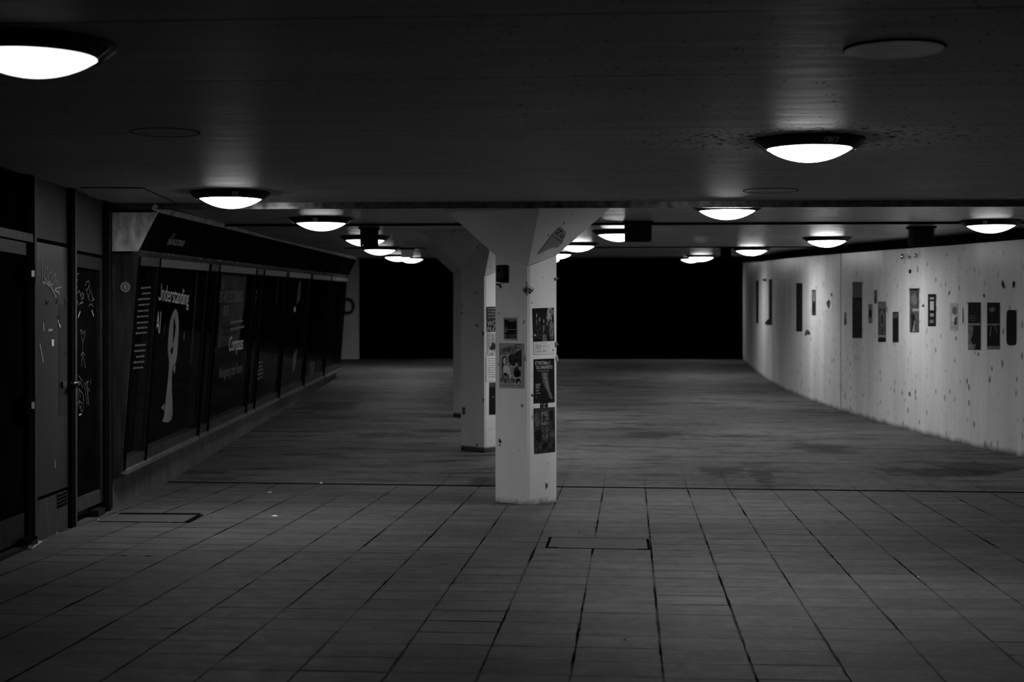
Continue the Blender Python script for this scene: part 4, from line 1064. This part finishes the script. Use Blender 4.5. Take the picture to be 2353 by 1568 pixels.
for k in range(4): p.rect(.26, .27 + k * .06, .76, .285 + k * .06, 'ink_soft')
p.rect(.28, .60, .72, .70, 'ink_grey').rect(.22, .80, .78, .90, 'ink_mid'); p.done('black framed poster with a pale text block and taped corners', GW)
p = wp(2183.5, 697, 2201.5, 759, 'paper_grey'); p.oval(.6, .28, .32, .16, 'ink_mid').oval(.45, .55, .25, .14, 'ink_light').poly([(.5, .8), (.9, .82), (.92, .5), (.6, .55)], 'ink_soft').rect(.05, .88, .95, .92, 'ink_grey'); p.done('pale grey poster with soft dark blotches', GW)
p = wp(2225, 695, 2253, 804, 'ink_black'); p.rect(0, .44, 1, .49, 'ink_mid')
for k in range(9): p.rect(.03 + k * .11, .445, .09 + k * .11, .485, 'ink_grey')
p.poly([(0, .5), (.45, .5), (.4, .7), (.2, .78), (.5, .98), (.5, 1), (0, 1)], 'ink_mid').text('HIPE', .05, .89, .62, .97, 'ink_grey').lines(.1, .28, .7, .42, 3, 'ink_soft'); p.done('large black poster with pale middle band, white letters at its foot, left of a pair', GW)
p = wp(2268.5, 695.5, 2298, 803, 'ink_black'); p.oval(.4, .15, .26, .05, 'ink_mid').rect(0, .45, 1, .48, 'ink_soft')
for k in range(8): p.rect(.04 + k * .12, .455, .11 + k * .12, .49, 'ink_grey')
p.poly([(.2, .72), (.3, .5), (.36, .5), (.27, .74)], 'ink_mid').poly([(.55, .5), (.75, .5), (.9, .7), (.7, .62)], 'ink_soft').rect(0, .93, 1, 1, 'ink_mid'); p.done('large black poster with pale middle band and streaks, right of a matching pair', GW)
pl = wall_plane(2324)
b = MB()
qq = []
for i in range(24):
    t_ = 2 * math.pi * i / 24; cx_, sx_ = math.cos(t_), math.sin(t_)
    qq.append((2324.5 + 11.3 * math.copysign(abs(cx_) ** .35, cx_), 753 - 40.5 * math.copysign(abs(sx_) ** .3, sx_)))
b.slab([pl.at(px, py, .002) for px, py in qq], pl.n * .004, 'ink_black')
tag(b.build('poster'), 'plain black poster with rounded corners, last on the right of the white wall', 'poster', GW)
for (pts, mt, lab) in (([(2302, 644), (2305, 646), (2309.5, 660), (2306, 664), (2303, 655)], 'ink_dark', 'dark torn corner stuck above the right poster of the matching pair'),
                       ([(2330, 645), (2333.5, 651), (2330, 663), (2326.5, 660), (2328, 650)], 'ink_dark', 'dark torn corner stuck above the rounded black poster'),
                       ([(2260, 676), (2262.5, 675), (2262, 684), (2259.5, 682)], 'ink_dark', 'tiny dark scrap above and between the matching pair of posters'),
                       ([(2209, 710), (2212.5, 706), (2214, 735), (2211, 748)], 'paper', 'thin torn white strip right of the pale grey poster'),
                       ([(2180, 682), (2182, 668), (2183.5, 670), (2181.5, 676)], 'ink_soft', 'dark sliver of tape above the pale grey poster'),
                       ([(1851, 760), (1856, 757), (1862, 762), (1862, 770), (1855, 768), (1850, 771)], 'ink_soft', 'dark torn clump below the small two-tone poster'),
                       ([(2118, 703), (2123, 698), (2124, 704), (2120, 706)], 'ink_soft', 'tiny grey patch between the photo poster and the framed poster'),
                       ([(2088, 901), (2092, 900), (2092.5, 909), (2088, 909)], 'ink_mid', 'small grey square patch low on the white wall'),
                       ([(1752, 641), (1761, 640), (1762, 647), (1753, 646)], 'ink_soft', 'small grey flap at top between the two narrow far posters')):
    scrap(wall_plane(pts[0][0]), pts, mt, lab)
# bolts high on the wall
for (px, py, r_, lab) in ((2077, 590, .030, 'shiny bolt high on the white wall, leftmost of three in a row'), (2092, 591.5, .018, 'small bolt high on the white wall, middle of three in a row'), (2107.5, 588, .024, 'shiny bolt high on the white wall, rightmost of three in a row')):
    pl = wall_plane(px); c = pl.at(px, py, .0)
    e = empty('wall_bolt', c); tag(e, lab, 'bolt', 'bolts on the white wall')
    b = MB(); b.tube([c, c + pl.n * .012], r_ * .5, 'chrome', 10); b.build('shank', e, smooth=True)
    b = MB(); ang_ = [math.pi * i / 8 for i in range(9)]
    b.lathe(c + pl.n * .02, [(r_ * math.sin(a_) if 0 < i_ < 8 else 0, r_ * 1.3 * math.cos(a_)) for i_, a_ in enumerate(ang_)], 'chrome', 14); b.build('bolt_head', e, smooth=True)
pl = wall_plane(2092); c = pl.at(2091.5, 624, .002)
b = MB(); b.slab([c + pl.u * (.034 * math.cos(t_)) + pl.v * (.028 * math.sin(t_)) for t_ in [2 * math.pi * i / 16 for i in range(16)]], pl.n * .008, 'ink_black')
tag(b.build('hole_cover'), 'small dark round plug on the white wall below the three bolts', 'plug')
# joint in the wall
pl = wall_plane(1932)
b = MB(); v0, v1_ = pl.at(1932, 946, .002), pl.at(1932, 583, .002)
b.slab([v0 - pl.u * .004, v0 + pl.u * .004, v1_ + pl.u * .004, v1_ - pl.u * .004], pl.n * .003, 'ink_soft')
struct(b.build('trim_4'), 'vertical joint in the white wall')

# ------------------------------------------------------------------ ceiling lamps
HOUSE = {}
DR, DO, DRP = .242, .315, .055
def lamp_parts(c, face, glass='lamp'):
    """C: point on the ceiling; FACE: unit vector towards which the number plate looks"""
    e = empty('ceiling_lamp', c)
    b = MB(); b.lathe(c, [(DO - .02, .0), (DO, -.006), (DO - .004, -.014), (DR + .028, -.048), (DR + .012, -DRP - .004), (DR, -DRP), (DR - .02, -DRP + .012), (0, -DRP + .012)], 'housing', 56); hs = b.build('housing', e, smooth=True); HOUSE[e.name] = hs
    b = MB(); R_ = DR - .003; d = .074
    prof = []
    rad = (R_ * R_ + d * d) / (2 * d); am = math.asin(R_ / rad)
    for i in range(8):
        a_ = am * (1 - i / 7); prof.append((rad * math.sin(a_) if i < 7 else 0, -DRP - (rad * math.cos(a_) - (rad - d))))
    b.lathe(c, prof, glass, 36); b.build('glass_dome', e, smooth=True)
    for ang in (-.12, math.pi + .12):
        v = Vector((math.cos(PSI + ang), math.sin(PSI + ang), 0)); w = Vector((-v.y, v.x, 0)) * .006
        p0 = Vector(c) + v * (DR + .016) + Vector((0, 0, -.056)); p1 = Vector(c) + v * (DO - .012) + Vector((0, 0, -.022))
        b = MB(); b.slab([p0 - w, p0 + w, p1 + w, p1 - w], (0, 0, -.007), 'clip_metal'); b.build('clip', hs)
    return e
def number_plate(e, c, s, ang):
    # plate lying on the sloping rim
    v = Vector((math.cos(ang), math.sin(ang), 0)); t = Vector((-v.y, v.x, 0))
    r0, z0, r1, z1 = DR + .030, -.0475, DO - .012, -.0175
    k = .33 * len(s) if len(s) > 1 else .5
    lo = Vector(c) + v * (r0 + .0) + Vector((0, 0, z0 - .003)); hi = Vector(c) + v * r1 + Vector((0, 0, z1 - .003))
    # draw upright towards the viewer: t must point to the viewer's right
    if t.dot(RGT) < 0: t = -t
    w = .042 if len(s) > 1 else .022
    nn = (hi - lo).cross(t).normalized()
    if nn.z > 0: nn = -nn
    b = MB(); b.slab([lo - t * w, lo + t * w, hi + t * w, hi - t * w], nn * .0015, 'plate')
    up = hi - lo
    if s: b.text(s, lo + up * .12 - t * w * .75 + nn * .003, lo + up * .12 + t * w * .75 + nn * .003, lo + up * .88 - t * w * .75 + nn * .003, 'ink_black')
    b.build('number_plate', HOUSE[e.name])
LAMPS = [(76, 133, '', 'lit round ceiling lamp at the top left corner, nearest of all the lamps'),
         (1860, 343, '13', 'lit round ceiling lamp numbered 13 amid flaking paint'),
         (530, 458, '6', 'lit round ceiling lamp numbered 6 near the left wall, before the ceiling joint'),
         (1671, 485.5, '', 'lit round ceiling lamp just behind the steel joint strip, right of the nearest pillar'),
         (738, 514, '', 'lit round ceiling lamp first beyond the joint in the left row'),
         (839, 553, '', 'lit round ceiling lamp in the left row partly hidden by a mesh box'),
         (872.5, 575.5, '', 'lit round ceiling lamp third beyond the joint in the left row'),
         (913.5, 592, '', 'lit round ceiling lamp fourth beyond the joint in the left row, overlapping the last'),
         (945, 596.5, '', 'farthest lit round ceiling lamp in the left row'),
         (2277, 519.5, '', 'lit round ceiling lamp above the right end of the white wall'),
         (1900, 555, '', 'lit round ceiling lamp over the brightest stretch of white wall, second in the right row'),
         (1727, 577, '', 'lit round ceiling lamp in the right row beside a small dark box'),
         (1611, 592.5, '', 'lit round ceiling lamp fourth in the right row, overlapping the last'),
         (1588, 597, '', 'farthest lit round ceiling lamp in the right row'),
         (1423, 540.5, '', 'lit round ceiling lamp half hidden by a mesh box, right of the pillar head'),
         (1326, 567, '', 'lit round ceiling lamp touching the right slope of the pillar head'),
         (1281, 586, '', 'lit round ceiling lamp peeping out from behind the pillar below its head'),
         (1263, 598.5, '', 'farthest lit ceiling lamp of the middle row, mostly behind the pillar')]
for (px, py, num, lab) in LAMPS:
    r_ = on_ceil(px, py, -DRP)
    c = Vector((r_.x, r_.y, zc(r_.y)))
    e = lamp_parts(c, None, 'lamp_weak' if px == 76 else 'lamp_left' if 700 < px < 900 else 'lamp_half' if px == 2277 else 'lamp_far' if px in (1588, 913.5, 1263, 1281) else 'lamp'); tag(e, lab, 'lamp', 'round ceiling lamps')
    vc = math.atan2(EYE.y - c.y, EYE.x - c.x)
    if num == '13': number_plate(e, c, num, vc + .42)
    elif num == '6': number_plate(e, c, num, vc + .12)
    elif (px, py) in ((738, 514), (2277, 519.5)): number_plate(e, c, '', vc - .2)

# other ceiling fittings
def ring(px, py, half, lab, solid):
    c = on_ceil(px, py); zdep = (c - EYE).dot(FWD); r = half * zdep / F
    b = MB()
    if solid:
        b.lathe(c, [(r, 0), (r, -.007), (r - .004, -.009)], 'frame_black', 56); b.lathe(c, [(r - .004, -.0095), (0, -.0095)], 'cover_plate', 56)
    else:
        b.lathe(c, [(r, 0), (r, -.003), (r - .006, -.003), (r - .006, 0)], 'frame_black', 56)
        b.lathe(c, [(r - .006, -.001), (0, -.001)], 'ceiling', 56)
    tag(b.build('ceiling_cover'), lab, 'cover', 'round covers on the ceiling')
ring(2055, 110, 115, 'raised pale round blank cover on the ceiling, top right', True)
ring(1771, 438, 63, 'flush round cover on the ceiling below lamp 13, just before the joint', False)
ring(380, 304, 79, 'faint flush round cover on the ceiling between the top left lamp and lamp 6', False)
b = MB(); q = [on_ceil(px, py) for px, py in ((185, 430), (328, 431), (400, 463), (215, 463))]
b.slab(q, (0, 0, -.008), 'ceiling', 'black')
tag(b.build('ceiling_hatch'), 'rectangular access hatch in the ceiling above the second door', 'hatch')

# mesh boxes hanging from the ceiling
def mesh_box(x0, x1, y0, y1, lab, body='black', wires=True, dep=.22):
    c = on_ceil((x0 + x1) / 2, y0); zd = (c - EYE).dot(FWD)
    w = (x1 - x0) * zd / F; h = (y1 - y0) * zd / F
    e = empty('mesh_box', c); tag(e, lab, 'mesh box', 'mesh boxes under the ceiling')
    r, f = RGT, Vector((-RGT.y, RGT.x, 0))
    tp_ = zc(c.y) + .02
    def bx(a0, a1, d0, d1, z0, z1, mt, bb):
        bb.slab([c + r * a0 + f * d0 + Vector((0, 0, z0)), c + r * a1 + f * d0 + Vector((0, 0, z0)), c + r * a1 + f * d1 + Vector((0, 0, z0)), c + r * a0 + f * d1 + Vector((0, 0, z0))], (0, 0, z1 - z0), mt)
    b = MB(); bx(-w / 2 + .012, w / 2 - .012, .012, dep - .012, -h + .012, .0, body, b); b.build('inner_box', e)
    b = MB(); bx(-w / 2 - .02, w / 2 + .02, -.01, dep, -.018, .006, 'frame_black', b); b.build('mount_plate', e)
    if wires:
        b = MB(); n = max(5, int(w / .018))
        for i in range(n + 1):
            a = -w / 2 + w * i / n; bx(a - .002, a + .002, -.002, .003, -h, -.018, 'mesh_wire', b)
        for i in range(6):
            zz = -h + (h - .02) * i / 5; bx(-w / 2, w / 2, -.002, .003, zz - .002, zz + .002, 'mesh_wire', b)
        for i in range(9):
            d = dep * i / 8
            for s in (-1, 1): bx(s * w / 2 - .002, s * w / 2 + .002, d - .002, d + .002, -h, -.018, 'mesh_wire', b)
            bx(-w / 2, w / 2, d - .002, d + .002, -h - .002, -h + .002, 'mesh_wire', b)
        b.build('wire_mesh', e)
    return e
mesh_box(1439, 1497, 508, 553, 'black wire mesh box under the ceiling right of the pillar head, covering half a lamp')
mesh_box(828, 865, 522, 565, 'black wire mesh box under the ceiling hiding the middle of a left-row lamp')
mesh_box(2098, 2148, 520, 563, 'dark ribbed mesh box under the ceiling at the top of the white wall')
mesh_box(1658, 1682, 567, 597, 'small dark box under the ceiling left of a lamp near the white wall', wires=False)
mesh_box(920, 948, 571, 593, 'pale lit box under the ceiling just above the farthest lamps of the left row', body='plaster_dim', wires=False, dep=.18)

# ------------------------------------------------------------------ floor hatches and litter
q = [on_floor(px, py) for px, py in ((1262, 1236), (1491, 1240.5), (1494.5, 1264), (1253, 1259.5))]
e = empty('floor_hatch', sum(q, Vector()) / 4); tag(e, 'flush rectangular floor hatch with two black end brackets in front of the pillar', 'hatch', 'floor hatches')
b = MB(); up = Vector((0, 0, .002)); b.slab([q[3], q[2], q[1], q[0]], up, 'hatch_plate')
b.build('hatch_plate', e)
for a, c, nx in ((0, 3, 1), (1, 2, -1)):
    b = MB(); dx_ = Vector((.018 * nx, 0, 0)); ln = Vector((.09 * nx, 0, 0))
    A, C = q[a], q[c]
    b.slab([C, C + dx_, A + dx_, A] if nx > 0 else [C + dx_, C, A, A + dx_], (0, 0, .005), 'black')
    b.slab([C, C + ln, C + ln + Vector((0, .018, 0)), C + Vector((0, .018, 0))] if nx > 0 else [C + ln, C, C + Vector((0, .018, 0)), C + ln + Vector((0, .018, 0))], (0, 0, .0045), 'black')
    b.build('end_bracket', e)
for a, c in ((3, 2), (0, 1)):
    b = MB(); A, C = q[a], q[c]; b.slab([A, C, C + Vector((0, .006, 0)), A + Vector((0, .006, 0))], (0, 0, .003), 'black')
    b.build('rim_gap', e)
q = [on_floor(px, py) for px, py in ((270, 1183), (455, 1184), (421, 1202), (225, 1200))]
e = empty('floor_hatch', sum(q, Vector()) / 4); tag(e, 'dark edged floor hatch near the foot of the glazed display', 'hatch', 'floor hatches')
b = MB(); b.slab([q[3], q[2], q[1], q[0]], up, 'hatch_plate'); b.build('hatch_plate', e)
for a, c, w in ((0, 1, .09), (1, 2, .05), (3, 2, .02)):
    b = MB(); A, C = q[a], q[c]; d_ = Vector((0, w, 0)) if a != 1 else Vector((w, 0, 0))
    b.slab([A, C, C + d_, A + d_], (0, 0, .004), 'black')
    b.build('rim_gap', e)

def litter(px, py, w, d, h, mt, lab, name='paper_scrap', cat='litter', n=7):
    c = on_floor(px, py); b = MB(); v = []
    for i in range(n):
        a = 2 * math.pi * i / n; r = random.uniform(.65, 1.1)
        v.append(c + Vector((w / 2 * r * math.cos(a), d / 2 * r * math.sin(a), random.uniform(0.0, .35) * h + .001)))
    top = c + Vector((random.uniform(-.1, .1) * w, 0, h))
    for i in range(n):
        b.poly([v[i], v[(i + 1) % n], top], mt)
        a_, c_ = v[i], v[(i + 1) % n]
        b.poly([a_, Vector((a_.x, a_.y, c.z)), Vector((c_.x, c_.y, c.z)), c_], mt)
    tag(b.build(name), lab, cat)
litter(738, 1112, .035, .08, .02, 'paper', 'white crumpled paper scrap lying on the dark floor joint left of the pillar')
litter(632, 1187, .06, .06, .012, 'paper', 'white paper scrap on the slabs left of the pillar')
litter(620, 1132, .055, .08, .010, 'paper_grey', 'pale crumpled wrapper on the slabs near the floor joint')
litter(640, 1126, .03, .06, .015, 'leaf', 'dark leaf beside the pale wrapper near the floor joint', 'fallen_leaf', 'leaf')
litter(285, 1277, .035, .03, .012, 'leaf', 'curled leaf on the slabs in front of the doors, left of a pair', 'fallen_leaf', 'leaf')
litter(342, 1278, .05, .035, .012, 'leaf', 'larger curled leaf on the slabs in front of the doors, right of a pair', 'fallen_leaf', 'leaf')
litter(488, 1189, .035, .03, .012, 'leaf', 'small dark leaf at the corner of the left floor hatch', 'fallen_leaf', 'leaf')
litter(390, 1201, .03, .04, .014, 'leaf', 'dark crumb on the near edge of the left floor hatch', 'crumb')
litter(1331, 1225, .012, .02, .008, 'ink_black', 'tiny black speck on the slabs just above the bracketed hatch', 'pebble', 'pebble')
litter(1435.5, 1472, .009, .012, .008, 'ink_black', 'tiny black speck on the slabs at the bottom centre', 'pebble', 'pebble')
litter(2265, 1237, .012, .02, .008, 'ink_black', 'tiny black speck on the slabs at the right', 'pebble', 'pebble')
litter(2110, 1327, .012, .015, .006, 'paper', 'tiny white speck on the slabs at the lower right')
litter(130, 1226, .018, .02, .012, 'paper_grey', 'pale crumb at the foot of the grey panel', 'crumb')
litter(226, 1195, .016, .02, .012, 'paper_grey', 'pale crumb in front of the graffiti door', 'crumb')
c0 = [on_floor(px, py, .004) for px, py in ((38, 1256), (72, 1264), (99, 1245), (90, 1243))]
b = MB(); b.slab(c0, (0, 0, .002), 'paper_dim'); b.slab([c0[0], c0[1], c0[1] + Vector((.01, .02, .02)), c0[0] + Vector((.01, .03, .012))], (0, 0, .001), 'paper_grey')
tag(b.build('newspaper_sheet'), 'crumpled sheet of paper on the floor below the left door jamb', 'paper')

# ------------------------------------------------------------------ world, camera, colour
w = bpy.data.worlds.new('night'); SC.world = w; w.use_nodes = True
w.node_tree.nodes['Background'].inputs[0].default_value = (0, 0, 0, 1)
w.node_tree.nodes['Background'].inputs[1].default_value = 0.0
cam = bpy.data.cameras.new('camera'); co = bpy.data.objects.new('camera', cam); COL.objects.link(co)
cam.sensor_width = 36.0; cam.lens = F / 2353 * 36.0; cam.clip_end = 200
from mathutils import Matrix
mw = Matrix((RGT, UPV, -FWD)).transposed().to_4x4(); mw.translation = EYE
co.matrix_world = mw
cam.dof.use_dof = True; cam.dof.focus_distance = 11.0; cam.dof.aperture_fstop = 2.8
SC.camera = co
SC.view_settings.view_transform = 'Standard'
SC.view_settings.look = 'None'
SC.view_settings.gamma = 1.0
SC.view_settings.exposure = 0.0
SC.view_settings.use_curve_mapping = False
SC.cycles.use_denoising = True
SC.cycles.max_bounces = 4
SC.cycles.diffuse_bounces = 3
SC.cycles.glossy_bounces = 2
SC.cycles.transparent_max_bounces = 8
SC.cycles.adaptive_threshold = 0.045
SC.cycles.adaptive_min_samples = 20
SC.cycles.sample_clamp_indirect = 4.0
